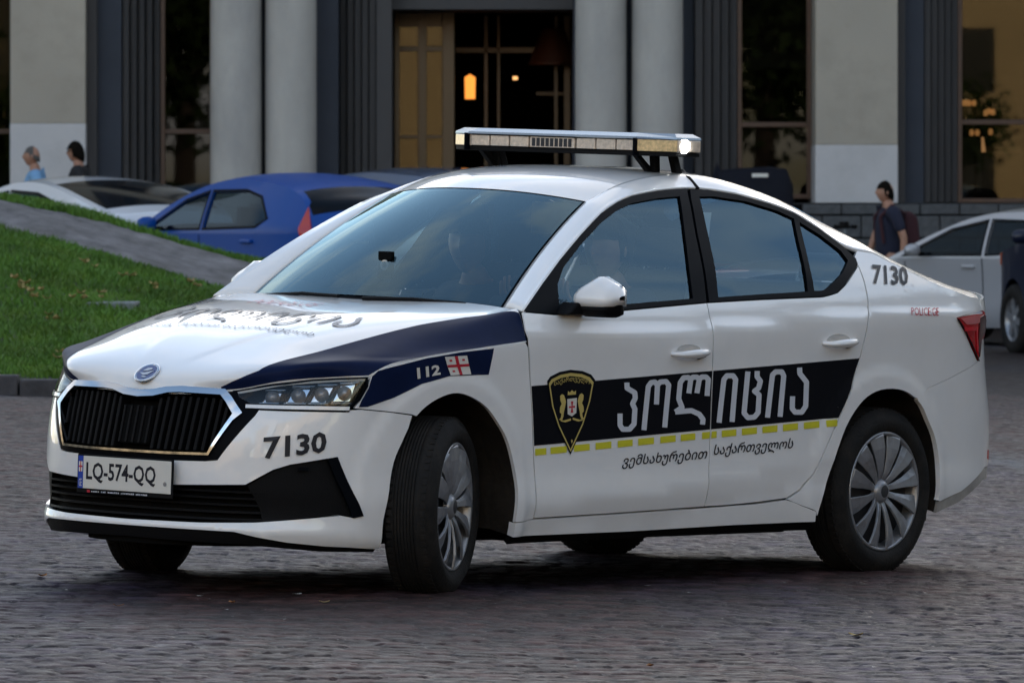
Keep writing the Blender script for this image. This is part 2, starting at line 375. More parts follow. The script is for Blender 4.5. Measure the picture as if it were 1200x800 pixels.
# roof: from the header back over the rear window to the boot lip
_VE=Spl([(0,.468,1.412),(.2,.462,1.474),(.4,.458,1.507),(.65,.455,1.521),(.8,.455,1.518),(1.0,.458,1.496),(1.3,.465,1.436),(1.6,.488,1.338),(1.9,.52,1.225),(2.1,.555,1.160),(2.35,.60,1.098),(2.58,.62,1.062)],False)
_VC=Spl([(0,1.447),(.1,1.484),(.25,1.515),(.45,1.536),(.75,1.542),(1.05,1.532),(1.35,1.485),(1.65,1.388),(1.95,1.292),(2.25,1.196),(2.5,1.125),(2.68,1.098)],False)
def RF(e,q):
    """q: metres back from the header"""
    e,q=np.broadcast_arrays(np.asarray(e,float),np.asarray(q,float))
    v=_VE(q); zc=_VC(q); a=np.abs(e)
    x=-1.00-.11*a**2*(1-sstep(.0,1.2,q))-q*1.0
    z=v[...,1]+(zc-v[...,1])*(1-a**2.3)
    return np.stack([x,v[...,0]*e,z],-1)
# windscreen
_WB=Spl([(0,-.36,0,1.040),(.35,-.375,.215,1.039),(.7,-.415,.425,1.034),(1,-.470,.600,1.020)],False)
def WS(e,t):
    e,t=np.broadcast_arrays(np.asarray(e,float),np.asarray(t,float)); a=np.abs(e); sg=np.sign(e)
    b=_WB(a)*np.stack([1+0*a,sg,1+0*a],-1); b[...,1]=np.where(a==0,0,b[...,1]); r=RF(e,0*e)
    p=b*(1-t[...,None])+r*t[...,None]; c=4*t*(1-t)*.022
    return p+np.stack([c*.55,0*c,c*.83],-1)
# ---------------- ground height ----------------
M0=np.array([-.8282,26.98328,-1.41186+CAMH]); MX=np.array([-.62304,-.78209,.01267]); MY=np.array([.78159,-.62311,-.02927]); MZ=np.array([.03079,-.00833,.99949])
def GZ(X,Y):
    X=np.asarray(X,float); Y=np.asarray(Y,float)
    base=M0[2]-.0308*(X-M0[0])
    t=Y-M0[1]
    g=.00834*np.where(t<8,t,8+10*(1-np.exp(-(np.maximum(t,8)-8)/10)))
    g=g-.0030*np.maximum(t-22,0)
    return base*np.where(abs(X)>25,0,1)+np.where(abs(X)>25,M0[2]-.0308*(np.clip(X,-25,25)-M0[0]),0)+g
def at(u,v,D): return np.array([(u-600)/F_*D,D,CAMH-(v-227)/F_*D])

# ================= police car =================
car=empty('police_car')
tag(car,'white police saloon with roof light bar, black side stripe and Georgian lettering','police car')
car.matrix_world=Matrix(((MX[0],MY[0],MZ[0],M0[0]),(MX[1],MY[1],MZ[1],M0[1]),(MX[2],MY[2],MZ[2],M0[2]),(0,0,0,1)))
m=M_; M_['rdark']=mat('dark_red_lens',(.05,.002,.003),.2,coat=.4); M_['rbright']=mat('red_lens_highlight',(.65,.02,.03),.15,coat=.6); M_['valance']=mat('dusty_grey_plastic',(.30,.285,.26),.7,var=.2,vscale=12); M_['drl']=mat('daytime_lamp_white',(.80,.80,.80),.25,coat=1)
FA=[(1.0389,.172),(1.0279,.2776),(1.0471,.3794),(1.0685,.4818),(1.1032,.5523),(1.147,.6235),(1.2144,.6796),(1.301,.715),(1.3785,.7248),(1.4605,.7086),(1.5459,.6717),(1.6182,.6138),(1.6736,.5562),(1.7138,.4826),(1.7415,.399),(1.746,.3161),(1.7459,.2006)]
RA=[(3.6035,.2159),(3.6287,.307),(3.6617,.4016),(3.7024,.4959),(3.7473,.5802),(3.8038,.6433),(3.872,.6905),(3.9618,.7162),(4.0728,.7176),(4.159,.6987),(4.2406,.6549),(4.2961,.595),(4.3548,.5241),(4.3888,.4425),(4.3952,.3672),(4.3959,.2914),(4.389,.235)]
FAs=smoothpoly(FA,3); RAs=smoothpoly(RA,3)
FDF=[(1.7655,1.0141),(1.7592,.9504),(1.7665,.8863),(1.7945,.7532),(1.8195,.6446),(1.8378,.5361),(1.8542,.4276),(1.8689,.2649)]
BS=[(2.872,1.048),(2.8668,.9961),(2.8653,.9302),(2.8797,.801),(2.89,.6334),(2.9,.4658),(2.8971,.286)]
FB=[(1.8689,.2649),(2.3846,.2743),(2.8971,.286)]
RDR=[(3.894,1.199),(3.892,1.129),(3.878,1.056),(3.850,.985),(3.84,.933),(3.817,.841),(3.764,.716),(3.704,.625),(3.631,.512),(3.559,.400),(3.49,.340),(3.409,.308),(3.222,.296)]
FDLO_top=[(1.770,1.014),(1.929,1.115),(2.078,1.203),(2.248,1.292),(2.419,1.372),(2.541,1.413),(2.651,1.438),(2.822,1.458),(3.0,1.469)]
FDLO_r=[(3.014,1.466),(2.998,1.433),(2.95,1.297),(2.909,1.156),(2.872,1.048)]
FDLO_b=[(2.405,1.022),(2.196,1.010),(1.946,1.004)]
RDLO_top=[(3.030,1.467),(3.14,1.466),(3.308,1.451),(3.488,1.42),(3.629,1.386),(3.754,1.327),(3.85,1.266),(3.902,1.215)]
RDLO_b=[(3.894,1.190),(3.768,1.118),(3.70,1.088),(3.64,1.077),(3.593,1.071),(3.207,1.060),(2.884,1.048)]
RDLO_f=[(2.919,1.156),(2.961,1.298),(3.009,1.433)]
FGL=[(1.985,1.03),(2.016,1.112),(2.081,1.172),(2.23,1.256),(2.399,1.336),(2.529,1.384),(2.631,1.409),(2.802,1.429),(2.945,1.438),(2.885,1.300),(2.83,1.170),(2.795,1.062),(2.327,1.038),(2.1,1.031)]
RGL=[(3.066,1.438),(3.159,1.440),(3.35,1.424),(3.527,1.39),(3.614,1.362),(3.578,1.271),(3.512,1.090),(3.217,1.079),(2.951,1.067),(2.995,1.188),(3.027,1.301)]
QGL=[(3.640,1.350),(3.739,1.302),(3.825,1.244),(3.843,1.207),(3.768,1.158),(3.654,1.108),(3.605,1.094),(3.552,1.092),(3.58,1.19)]
def ins(poly,d,c=None):
    p=np.array(poly,float); c=p.mean(0) if c is None else c; L=np.hypot(*(p-c).T)[:,None]; return [tuple(q) for q in c+(p-c)*(1-d/np.maximum(L,d*2))]
def shrink(poly,d):
    """inward offset of a polygon (either winding)"""
    p=np.array(poly,float); a=np.roll(p,1,0); b=np.roll(p,-1,0)
    e1=(p-a)/np.linalg.norm(p-a,axis=1,keepdims=True); e2=(b-p)/np.linalg.norm(b-p,axis=1,keepdims=True)
    ar=.5*np.sum(p[:,0]*b[:,1]-b[:,0]*p[:,1]); s=1 if ar>0 else -1
    n1=np.stack([-e1[:,1],e1[:,0]],1)*s; n2=np.stack([-e2[:,1],e2[:,0]],1)*s
    t=n1+n2; t/=np.maximum(np.linalg.norm(t,axis=1,keepdims=True),1e-6); k=np.clip(np.einsum('ij,ij->i',t,n1),.5,1)
    return [tuple(q) for q in p+t*(d/k)[:,None]]
GAP=.0052
lettering_front=[]; 
# bonnet
hood_pts=[(-1,0)]
def Hs(a,b): return H(a,b)
def hood_loop():
    top=[(e,0.) for e in np.linspace(-1,1,41)]; return top+[(1,t) for t in np.linspace(0,1,21)[1:]]+[(e,1.) for e in np.linspace(1,-1,41)[1:]]+[(-1,t) for t in np.linspace(1,0,21)[1:-1]]
P,T=None,None
ee=np.concatenate([np.linspace(-1,-.6,20),np.linspace(-.6,.6,61)[1:-1],np.linspace(.6,1,20)]); tt=np.linspace(0.004,1,90)
HP=H(ee[:,None]*.997,tt[None,:]+0*ee[:,None])
hood=grid('bonnet',HP,m['white'],car,flip=True)
bmh=bmesh.new(); bmh.from_mesh(hood.data); bmesh.ops.recalc_face_normals(bmh,faces=bmh.faces)
if sum(f.normal.z for f in bmh.faces)<0: bmesh.ops.reverse_faces(bmh,faces=bmh.faces)
bd=[e for e in bmh.edges if e.is_boundary]; r=bmesh.ops.extrude_edge_only(bmh,edges=bd)
for v in [g for g in r['geom'] if isinstance(g,bmesh.types.BMVert)]: v.co.z-=.018; v.co.y*=.985
for e in bd: e.smooth=False
bmh.to_mesh(hood.data); bmh.free()
def hflip():
    n=snorm(H,np.array([.1]),np.array([.5]))[0]; return 1 if n[2]>0 else -1
HF=hflip()
BAND=[(.403,.006),(.403,.032),(.457,.073),(.583,.139),(.613,.346),(.639,.527),(.66,.699),(.69,.841),(.758,.952),(.854,.998),(.994,.998)]+[(.994,t) for t in np.linspace(.95,.01,14)]
for sd in (1,-1): panel('bonnet_side_decal',[BAND],H,m['navy'],hood,step=.03,lip=0,off=.0015,side=sd,flip=HF)
# small fold lines pressed in the bonnet come from the net; badge
def bodyface(s,z,off=0.,S=B):
    n=snorm(S,np.array([s]),np.array([z]))[0]; p=S(np.array([s]),np.array([z]))[0]; return p+n*off,n
def frame_on(o,p,n,up=(0,0,1)):
    n=Vector(n).normalized(); u=Vector(up); x=u.cross(n).normalized(); y=n.cross(x)
    mt=Matrix((x,y,n)).transposed().to_4x4(); mt.translation=Vector(p); o.matrix_local=mt
BN=snorm(B,np.array([2.5]),np.array([.6]))[0]; BF=1 if BN[1]>0 else -1
def Bf(s,z,off=0):
    p,n=bodyface(s,z); return p+n*BF*off,n*BF
pb=H(np.array([0.]),np.array([.125]))[0]; nb=snorm(H,np.array([0.]),np.array([.125]))[0]*HF
bd_=MB().lathe([(0,.004),(.040,.004),(.042,.007),(.049,.006),(.050,0),(0,0)],32,'z').build('badge',m['chrome'],car,True); frame_on(bd_,pb+nb*.002,nb)
bi=MB().lathe([(0,.0055),(.0395,.0055)],32,'z').build('badge_disc',m['badge'],bd_)
ba=MB(); 
for q in ([(-.030,-.004),(-.004,-.018),(.012,-.014),(.030,.010),(.012,.004),(-.006,-.004)],[(-.022,.004),(.0,.006),(.018,.016),(.010,.024),(-.008,.022)],[(-.008,-.028),(.010,-.030),(.014,-.022),(-.004,-.022)]): ba.prism(q,'z',.0058,.0078)
ba.build('winged_emblem',m['chrome'],bd_)
# front wing, front doors, rear doors, flanks, both sides
WING=[(.918,.786),(.9472,.8067),(1.2013,.8523),(1.3829,.8732),(1.5667,.8879),(1.7468,.9008),(1.7592,.8863),(1.7905,.7532),(1.8155,.6446),(1.8338,.5361),(1.8502,.4276),(1.8649,.2649),(1.80,.258),(1.7459,.256)]+FAs[::-1][2:-1][:int(len(FAs)*.68)]
WING=[p for p in WING if not (p[0]<1.16 and p[1]<.64)]+[(1.147,.650),(1.034,.6615),(.9036,.6705),(.870,.672),(.893,.70),(.915,.745)]
HND=dict(front_door=(2.612,2.838,.858,.870),rear_door=(3.562,3.776,.894,.907))
def door_fn(name,loops,dlo,glass_l,sd,quarter=None):
    a0,a1,b0,b1=HND[name]; rc=[((a0+a1)/2-.005+.078*math.cos(t),(b0+b1)/2+.004+.027*math.sin(t)) for t in np.linspace(0,2*math.pi,21)[:-1]]
    d=panel(name,[loops,rc],B,m['white'],car,side=sd,flip=BF,step=.035,lip=.006)
    rr_=np.array(rc+rc[:1]); c0=rr_[:-1].mean(0); rows=[]
    for k_,of in ((1.,0.),(.9,-.010),(.7,-.020),(.4,-.026),(.0,-.028)):
        q=c0+(rr_-c0)*k_; rows.append(B(q[:,0],q[:,1])+snorm(B,q[:,0],q[:,1])*BF*of)
    rows=np.array(rows)*[1,sd,1]; grid('handle_recess',rows,m['white'],d,flip=sd<0)
    fr=panel('window_frame',[shrink(dlo,.002)]+([quarter] if quarter else [])+[glass_l],B,m['trim'],d,off=.002,side=sd,flip=BF,step=.04,lip=.02)
    g=panel('side_window',[shrink(glass_l,-.004)],B,m['sglass'],d,off=-.006,side=sd,flip=BF,step=.06,lip=0)
    if quarter: panel('quarter_window',[shrink(quarter,-.004)],B,m['sglass'],d,off=-.006,side=sd,flip=BF,step=.06,lip=0)
    return d
FD=shrink(FDF+FB[1:]+BS[::-1][1:]+FDLO_b,GAP*.55)
RD=shrink([BS[0]]+BS[1:]+[(3.05,.289)]+RDR[::-1]+RDLO_b[:-1],GAP*.55)
FDLO=FDLO_top+FDLO_r+FDLO_b; RDLO=RDLO_top+RDLO_b+RDLO_f
Tq=[(3.900,1.222),(3.935,1.244),(4.03,1.236),(4.11,1.205),(4.24,1.160),(4.39,1.113),(4.6,1.074),(4.74,1.062),(4.79,1.054)]
TL=[(4.4688,.9891),(4.53,.996),(4.6442,1.003),(4.80,1.005),(5.02,.985),(5.02,.93),(4.80,.90),(4.7516,.8207)]
QUARTER=Tq+[(4.80,1.02),(4.6442,1.008),(4.53,1.001),(4.462,.992),(4.56,.93),(4.65,.87),(4.744,.8175),(4.5438,.7796),(4.2876,.719),(4.2187,.678)]+[p for p in RAs[::-1] if p[1]>.22 and (p[1]>.672 or p[0]<4.1)][0:]+[(3.5985,.258),(3.418,.3035),(3.494,.336),(3.5640,.397)]+[(a+.006,b) for a,b in RDR[:9]][::-1]
SILL=[(1.7459,.2006),(1.8484,.2026),(2.4626,.2045),(3.0972,.214),(3.6035,.2159),(3.5985,.254),(3.46,.292),(3.409,.302),(3.222,.290),(2.8971,.281),(2.3846,.270),(1.8689,.260),(1.80,.254),(1.7459,.252)]
BR=[(4.2117,.676),(4.2876,.717),(4.5438,.7776),(4.7518,.8164),(4.80,.895),(5.02,.925)]
for sd in (1,-1):
    w=panel('front_wing',[WING],B,m['white'],car,side=sd,flip=BF,step=.02)
    D112=[(.918,.786),(.9472,.8052),(1.2013,.8505),(1.3829,.8712),(1.5658,.8845),(1.5493,.7887),(1.3248,.7844),(1.1835,.7571),(1.0542,.709),(.93,.676),(.885,.674),(.893,.70),(.915,.745)]
    dn=panel('wing_decal',[shrink(D112,.001)],B,m['navy'],w,step=.02,lip=0,off=.0016,side=sd,flip=BF)
    fd=door_fn('front_door',FD,FDLO,FGL,sd); rd=door_fn('rear_door',RD,RDLO,RGL,sd,QGL)
    if sd>0: FDO,RDO,WGO=fd,rd,w
    qp=panel('rear_quarter_panel',[QUARTER],B,m['white'],car,side=sd,flip=BF,step=.024)
    panel('door_sill',[SILL],B,m['white'],car,side=sd,flip=BF,step=.05,lip=.03)
    panel('sill_skirt',[[(1.75,.165),(3.6,.175),(3.6,.214),(3.1,.212),(2.46,.2025),(1.85,.2006),(1.75,.1990)]],B,m['under'],car,off=-.012,side=sd,flip=BF,step=.08,lip=.02)
    # tail lamp
    tl=panel('tail_lamp',[TL],B,m['rlens'],car,off=.004,side=sd,flip=BF,step=.05,lip=.03)
    panel('reversing_lens',[[(4.49,.990),(4.6442,1.000),(4.80,1.002),(4.87,.985),(4.70,.968),(4.56,.965)]],B,m['clens'],tl,off=.006,side=sd,flip=BF,step=.05,lip=.004)
    panel('tail_lamp_rear_edge',[[(4.735,.990),(4.80,1.000),(4.95,.975),(4.95,.94),(4.80,.91),(4.765,.835),(4.742,.86)]],B,m['rdark'],tl,off=.0065,side=sd,flip=BF,step=.05,lip=.003)  # darker red strip along the lamp's rear edge
    panel('tail_lamp_highlight',[[(4.53,.955),(4.70,.955),(4.735,.875),(4.728,.845),(4.71,.87),(4.685,.94),(4.54,.94)]],B,m['rbright'],tl,off=.0075,side=sd,flip=BF,step=.05,lip=.003)  # brighter red facet painted in as the lamp's highlight
    panel('lens_edge',[[(4.462,.987),(4.475,.987),(4.757,.8207),(4.748,.8187)]],B,m['trim'],tl,off=.007,side=sd,flip=BF,step=.05,lip=.003)
    # roof rail and windscreen pillar: from the window line up to the glass and the roof edge
    D1=[(a,b) for a,b in FDLO_top]+RDLO_top[1:-1]+[(3.935,1.244)]+Tq[2:]
    D1=np.array(smoothpoly(D1,3)); nn=snorm(B,D1[:,0],D1[:,1])*BF; PD=B(D1[:,0],D1[:,1])
    V1=[]
    k=len(PD); L=np.concatenate([[0],np.cumsum(np.linalg.norm(np.diff(PD,axis=0),axis=1))])
    xs=PD[:,0]
    i0=np.argmin(abs(xs+1.06))
    for i in range(k):
        if i<=i0: V1.append(WS(np.array([1.]),np.array([L[i]/L[i0]]))[0])
        else:
            q=(L[i]-L[i0])/(L[-1]-L[i0]); V1.append(RF(np.array([1.]),np.array([2.42*q**1.02]))[0])
    V1=np.array(V1); st=[]
    for j,t in enumerate(np.linspace(0,1,9)):
        n2=np.array([0,.45,.9]); bul=.32*t*(1-t)*np.linalg.norm(V1-PD,axis=1)[:,None]
        p=PD*(1-t)+V1*t+ (nn*(1-t)+n2*t)*bul*.8
        st.append(p)
    st=np.stack(st,1); st[:,0]+=np.array([0,0,.004])
    if sd<0: st=st*[1,-1,1]
    pl=grid('roof_rail',st,m['white'],car,flip=sd<0)
    sm=pl.modifiers.new('thick','SOLIDIFY'); sm.thickness=.012; sm.offset=-1
    # wheel arch liners
    for arch,nm in ((FAs,'f'),(RAs,'r')):
        a=np.array(arch); o0=B(a[:,0],a[:,1])-snorm(B,a[:,0],a[:,1])*BF*.012; rows=[o0]
        c=o0.mean(0)
        for yy in (.62,.45,.26): 
            r_=o0.copy(); r_[:,1]=np.minimum(r_[:,1],yy); r_[:,0]=c[0]+(r_[:,0]-c[0])*1.05; r_[:,2]=r_[:,2]+.02; rows.append(r_)
        inn=rows[-1].copy(); inn[:,0]=c[0]; inn[:,2]=.35; rows.append(inn)
        G_=np.stack(rows,0)
        if sd<0: G_=G_*[1,-1,1]
        grid('wheel_well',G_,m['liner'],car,smooth=False)
# rear bumper (both sides in one piece), and boot panel between the lamps
SM=SMAX
rb=BR+[(SM,.93)]
rbl=rb+[(SM,.40)]+[(5.0,.405),(4.838,.400),(4.70,.352),(4.5845,.312),(4.405,.278),(4.392,.282)]+[p for p in RAs[::-1] if p[1]>.29 and p[1]<.672 and p[0]>4.1]
for sd in (1,-1):
    o=panel('rear_bumper',[rbl],B,m['white'],car,side=sd,flip=BF,step=.05,lip=.02)
    panel('rear_valance',[[(4.397,.232),(4.397,.275),(4.5845,.309),(4.70,.348),(4.838,.396),(5.0,.401),(SM,.396),(SM,.32),(5.0,.35),(4.838,.352),(4.70,.308),(4.5845,.268)]],B,M_['valance'],car,off=-.004,side=sd,flip=BF,step=.08,lip=.02)
    panel('rear_reflector',[[(4.90,.43),(5.03,.42),(5.03,.46),(4.90,.465)]],B,m['rlens'],o,off=.003,side=sd,flip=BF,step=.05,lip=.003)
    panel('boot_lid',[[(4.80,1.056),(4.80,1.018),(5.03,.99),(5.03,.935),(SM,.94),(SM,1.09),(5.2,1.085)]],B,m['white'],car,side=sd,flip=BF,step=.06,lip=.01)
# roof, rear window, boot deck
def roofpart(name,q0,q1,mt,e=1.,off=0,n=30):
    E_=np.linspace(-e,e,33); Q=np.linspace(q0,q1,n); P=RF(E_[:,None]+0*Q[None],Q[None]+0*E_[:,None]); P[...,2]+=off
    return grid(name,P,mt,car,flip=False)
roof=roofpart('roof',.0,1.42,m['white'],n=40); rg=roofpart('rear_window',1.43,2.25,m['sglass'],.96,.004); roofpart('boot_deck',2.26,2.44,m['white'])
roofpart('headliner',.05,1.4,m['lining'],.97,-.03)
[grid('rear_window_surround',RF(np.linspace(a,b,5)[:,None]+0*np.linspace(1.42,2.265,20)[None],np.linspace(1.42,2.265,20)[None]+0*np.linspace(a,b,5)[:,None])+[0,0,-.002],m['trim'],car) for a,b in ((-1,-.94),(.94,1))]
# windscreen
E_=np.linspace(-1,1,37); T_=np.linspace(0,1,22)
WP=WS(E_[:,None]*.985+0*T_[None],T_[None]*.975+.012+0*E_[:,None])
ws=grid('windscreen',WP,m['wglass'],car)
def wsband(e0,e1,t0,t1,name,mt,off=-.004,n=24):
    a=np.linspace(e0,e1,n); b=np.linspace(t0,t1,5); P=WS(a[:,None]+0*b[None],b[None]+0*a[:,None])+np.array([off*.55,0,off*.83]); return grid(name,P,mt,car)
wsband(-1,1,-.01,.035,'windscreen_lower_seal',m['trim']); wsband(-1,1,.965,1.0,'windscreen_upper_seal',m['trim'])
for s_ in (-1,1): wsband(s_*.968,s_*1.0,0,1,'windscreen_side_seal',m['trim'])
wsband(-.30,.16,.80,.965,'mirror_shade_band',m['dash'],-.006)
cw=grid('cowl',np.stack([WS(np.linspace(-1,1,30),np.zeros(30))+[0,0,-.006],WS(np.linspace(-1,1,30),np.zeros(30))*[1,1.03,1]+[.10,0,-.045]],1),m['plastic'],car)
for (a0,a1,r0) in ((-.75,-.10,.02),(.10,.80,.02)):
    p0=WS(np.array([a0]),np.array([.0]))[0]+[.04,0,-.004]; p1=WS(np.array([a1]),np.array([.0]))[0]+[.03,0,.0]
    MB().tube([p0,(p0+p1)/2+np.array([.004,0,.008]),p1],.007).build('wiper',m['plastic'],car)
# ---- front end ----
def mir(h): return [(a,b) for a,b in h]+[(-a,b) for a,b in h[::-1] if a>0]
CO=[(0,.7055),(.06,.7095),(.11,.7195),(.18,.7255),(.36,.7225),(.395,.698),(.452,.645),(.425,.618),(.355,.494),(.19,.491),(0,.4905)]
CI=[(0,.682),(.07,.687),(.13,.701),(.18,.7045),(.350,.703),(.380,.680),(.418,.641),(.412,.626),(.349,.5025),(.19,.4995),(0,.499)]
SO=[(0,.714),(.07,.719),(.12,.728),(.19,.734),(.375,.732),(.44,.688),(.448,.664),(.502,.660),(.495,.640),(.389,.480),(.34,.4745),(.19,.471),(0,.4705)]
IN=[(0,.3845),(.2171,.3845),(.4946,.3963),(.5927,.4515),(.6534,.4708),(.8269,.5002),(.9314,.2928),(.8995,.2839),(.8473,.2929),(.5383,.2641),(.3332,.2562),(0,.2529)]
BUMP=mir([(0,.468),(.19,.4685),(.34,.4718),(.3886,.477),(.499,.637),(.507,.657),(.60,.656),(.8494,.6565),(.8541,.6641),(.9036,.6665),(1.034,.6575),(1.1442,.6457)]+[p for p in FAs if p[1]<.62][::-1][len([p for p in FAs if p[1]<.62 and p[0]>1.3]):]+[(.9,.180),(.8028,.184),(.66,.196),(.5485,.2134),(.47,.230),(.3427,.232),(.1007,.2325),(0,.2325)])
bp=panel('front_bumper',[BUMP,mir(IN)],B,m['white'],car,flip=BF,step=.03,lip=.03)
panel('grille_surround',[mir(SO),mir(CO)],B,m['trim'],car,flip=BF,step=.05,lip=.03,off=-.002)
cf=panel('grille_frame',[mir(CO),mir(CI)],B,m['chrome'],car,flip=BF,step=.03,lip=.022,off=.010)
gr=panel('grille',[shrink(mir(CI),-.004)],B,m['under'],car,flip=BF,step=.06,lip=0,off=-.06)
def vb(s0,s1,z0,z1,o0,o1,name,mt,par,bw=0):
    """small block standing on the body surface"""
    V=[];
    for s_ in (s0,s1):
        for z_ in (z0,z1):
            for o_ in (o0,o1): V.append(Bf(s_,z_,o_)[0])
    o=mesh(name,V,[(0,1,3,2),(4,6,7,5),(0,4,5,1),(2,3,7,6),(0,2,6,4),(1,5,7,3)],mt,par)
    if bw: bev(o,bw)
    return o
def zi(s,L):
    """top/bottom of a left-half outline at s"""
    t=[];n=len(L)
    for (a,b),(c,d) in zip(L[:-1],L[1:]):
        if min(a,c)<=s<=max(a,c) and a!=c: t.append(b+(d-b)*(s-a)/(c-a))
    return min(t),max(t)
for k in range(25):
    s_=-.384+k*.032
    if abs(s_)<.075:
        vb(s_-.005,s_+.005,.524,.658,-.02,-.010,'grille_slat',m['plastic'],gr,.002); continue
    z0,z1=zi(min(abs(s_),.40),CI)
    for q in (0,):
        vb(s_-.007,s_+.007,z0+.006,z1-.005,-.055,-.008,'grille_slat',m['plastic'],gr,.003)
vb(-.072,.072,.520,.662,-.05,-.015,'radar_panel',m['under'],gr,.008)
ib=panel('lower_intake',[shrink(mir(IN),-.006)],B,m['under'],car,flip=BF,step=.06,lip=0,off=-.045)
for z_ in (.275,.297,.320,.343,.366):
    V=[];Fc=[]; S_=np.linspace(-.56,.56,41)
    for i,s_ in enumerate(S_):
        for dz,o_ in ((-.003,-.045),(-.003,-.012),(.004,-.012),(.004,-.045)): V.append(Bf(s_,z_+dz,o_)[0])
    for i in range(40):
        for q in range(4): Fc.append((4*i+q,4*i+(q+1)%4,4*i+4+(q+1)%4,4*i+4+q))
    mesh('intake_bar',V,Fc,m['plastic'],ib)
for sd in (1,-1):
    # black finisher over each outer intake corner with its raised blade
    panel('intake_corner',[[(.50,.392),(.5927,.4455),(.6534,.4648),(.8219,.4940),(.9254,.2948),(.8995,.2879),(.8473,.2969),(.56,.27)]],B,m['plastic'],ib,off=-.012,side=sd,flip=BF,step=.05,lip=.03)
    panel('intake_blade',[[(.8269,.5002),(.790,.494),(.893,.2855),(.9314,.2928)]],B,m['trim'],ib,off=.006,side=sd,flip=BF,step=.05,lip=.03)
    panel('front_splitter',[[(0,.190),(.5,.182),(.8,.160),(1.03,.158),(1.03,.1735),(.9,.177),(.8028,.181),(.66,.193),(.5485,.2104),(.47,.227),(.3427,.229),(0,.2295)]],B,m['plastic'],car,off=-.006,side=sd,flip=BF,step=.05,lip=.05)
    # head lamp
    HL=[(.3847,.7222),(.5115,.7508),(.6438,.7704),(.76,.778),(.8963,.7822),(.9133,.750),(.8897,.700),(.8537,.6706),(.8494,.6595),(.52,.6595),(.4551,.660),(.43,.675),(.40,.70)]
    HLi=[(.402,.720),(.515,.746),(.645,.7655),(.76,.773),(.888,.7765),(.900,.750),(.876,.703),(.845,.6805),(.47,.680),(.42,.70)]
    hh=panel('head_lamp',[HL],B,m['trim'],car,off=-.055,side=sd,flip=BF,step=.05,lip=0)
    panel('lamp_rim',[HL,HLi],B,m['trim'],hh,off=-.001,side=sd,flip=BF,step=.05,lip=.05)
    panel('lamp_glass',[HLi],B,m['lens'],hh,off=-.001,side=sd,flip=BF,step=.04,lip=0)
    def vbs(*a):
        o=vb(*a)
        if sd<0:
            for v in o.data.vertices: v.co.y*=-1
            o.data.flip_normals()
        return o
    panel('daytime_light_bar',[[(.4568,.6630),(.8465,.6640),(.8450,.6770),(.4540,.6750)]],B,M_['drl'],hh,step=.04,lip=.01,off=.005,side=sd,flip=BF)
    # four lamp units: bright bowl with a lens ball
    for s0,s1,z1 in ((.50,.565,.735),(.59,.665,.750),(.68,.755,.757),(.77,.865,.762)):
        z0=.690
        o=vbs(s0,s1,z0,z1,-.048,-.034,'lamp_reflector',m['chrome'],hh,.006)
        p,n=Bf((s0+s1)/2,(z0+z1)/2,-.026); p=p*[1,sd,1]; n=n*[1,sd,1]
        q=MB().lathe([(0,.016),(.012,.013),(.020,.006),(.023,-.004),(.026,-.006),(.027,-.012)],20,'z').build('projector',m['lens'] if 0 else m['alu'],hh,True); frame_on(q,p,n)
        for kk,dz in enumerate((0,1)): 
            vbs(s0-.006,s1+.004,(z0-.004,z1)[kk],(z0,z1+.004)[kk],-.05,-.02,'reflector_edge',m['silver'],hh,.001)
        vbs(s1+.004,s1+.012,z0-.004,z1+.006,-.05,-.012,'lamp_divider',m['trim'],hh,.001)
vb(.685,.722,.4548-.006,.4628,-.002,.003,'tow_cover_mark',m['trim'],bp,.001)
# number plate
X0=.888
npl=MB().box(X0-.006,X0,-.226,.226,.334,.472).build('number_plate',m['plastic'],car,bw=.004)
MB().box(X0,X0+.003,-.195,.2185,.351,.466).build('plate_face',m['platew'],npl,bw=.001)
MB().box(X0,X0+.0034,-.2185,-.1955,.351,.466).build('plate_strip',m['plateb'],npl)
def xz_text(name,s,y0,y1,z0,z1,x,mt,par,**k):
    return decal_text(name,s,lambda u,v: np.stack([x+0*u,y0+(y1-y0)*u,z0+(z1-z0)*v],-1),mt,par,**k)
xz_text('plate_lettering','LQ-574-QQ',-.180,.148,.372,.445,X0+.0036,m['darktext'],npl,bold=.022)
xz_text('country_letters','GE',-.213,-.2005,.358,.385,X0+.004,m['platew'],npl)
fl=MB().box(X0+.0034,X0+.0038,-.215,-.1985,.410,.446).build('plate_flag',m['platew'],npl)
MB().box(X0+.0038,X0+.0042,-.215,-.1985,.425,.431).box(X0+.0038,X0+.0043,-.2085,-.205,.410,.446).build('flag_cross',m['red'],fl)
MB().lathe([(0,.001),(.008,.001)],16,'x',(X0+.003,.192,.385)).build('plate_seal',m['alu'],npl)
MB().box(X0,X0+.0015,-.176,-.162,.337,.346).build('holder_mark',m['red'],npl)
tk=MB(); yy=-.155
for k in range(34):
    w_=random.uniform(.003,.006)
    if k not in (5,9,17,26): tk.box(X0,X0+.0012,yy,yy+w_,.339,.339+random.uniform(.004,.006))
    yy+=.0078
tk.build('holder_print',m['grey'],npl)
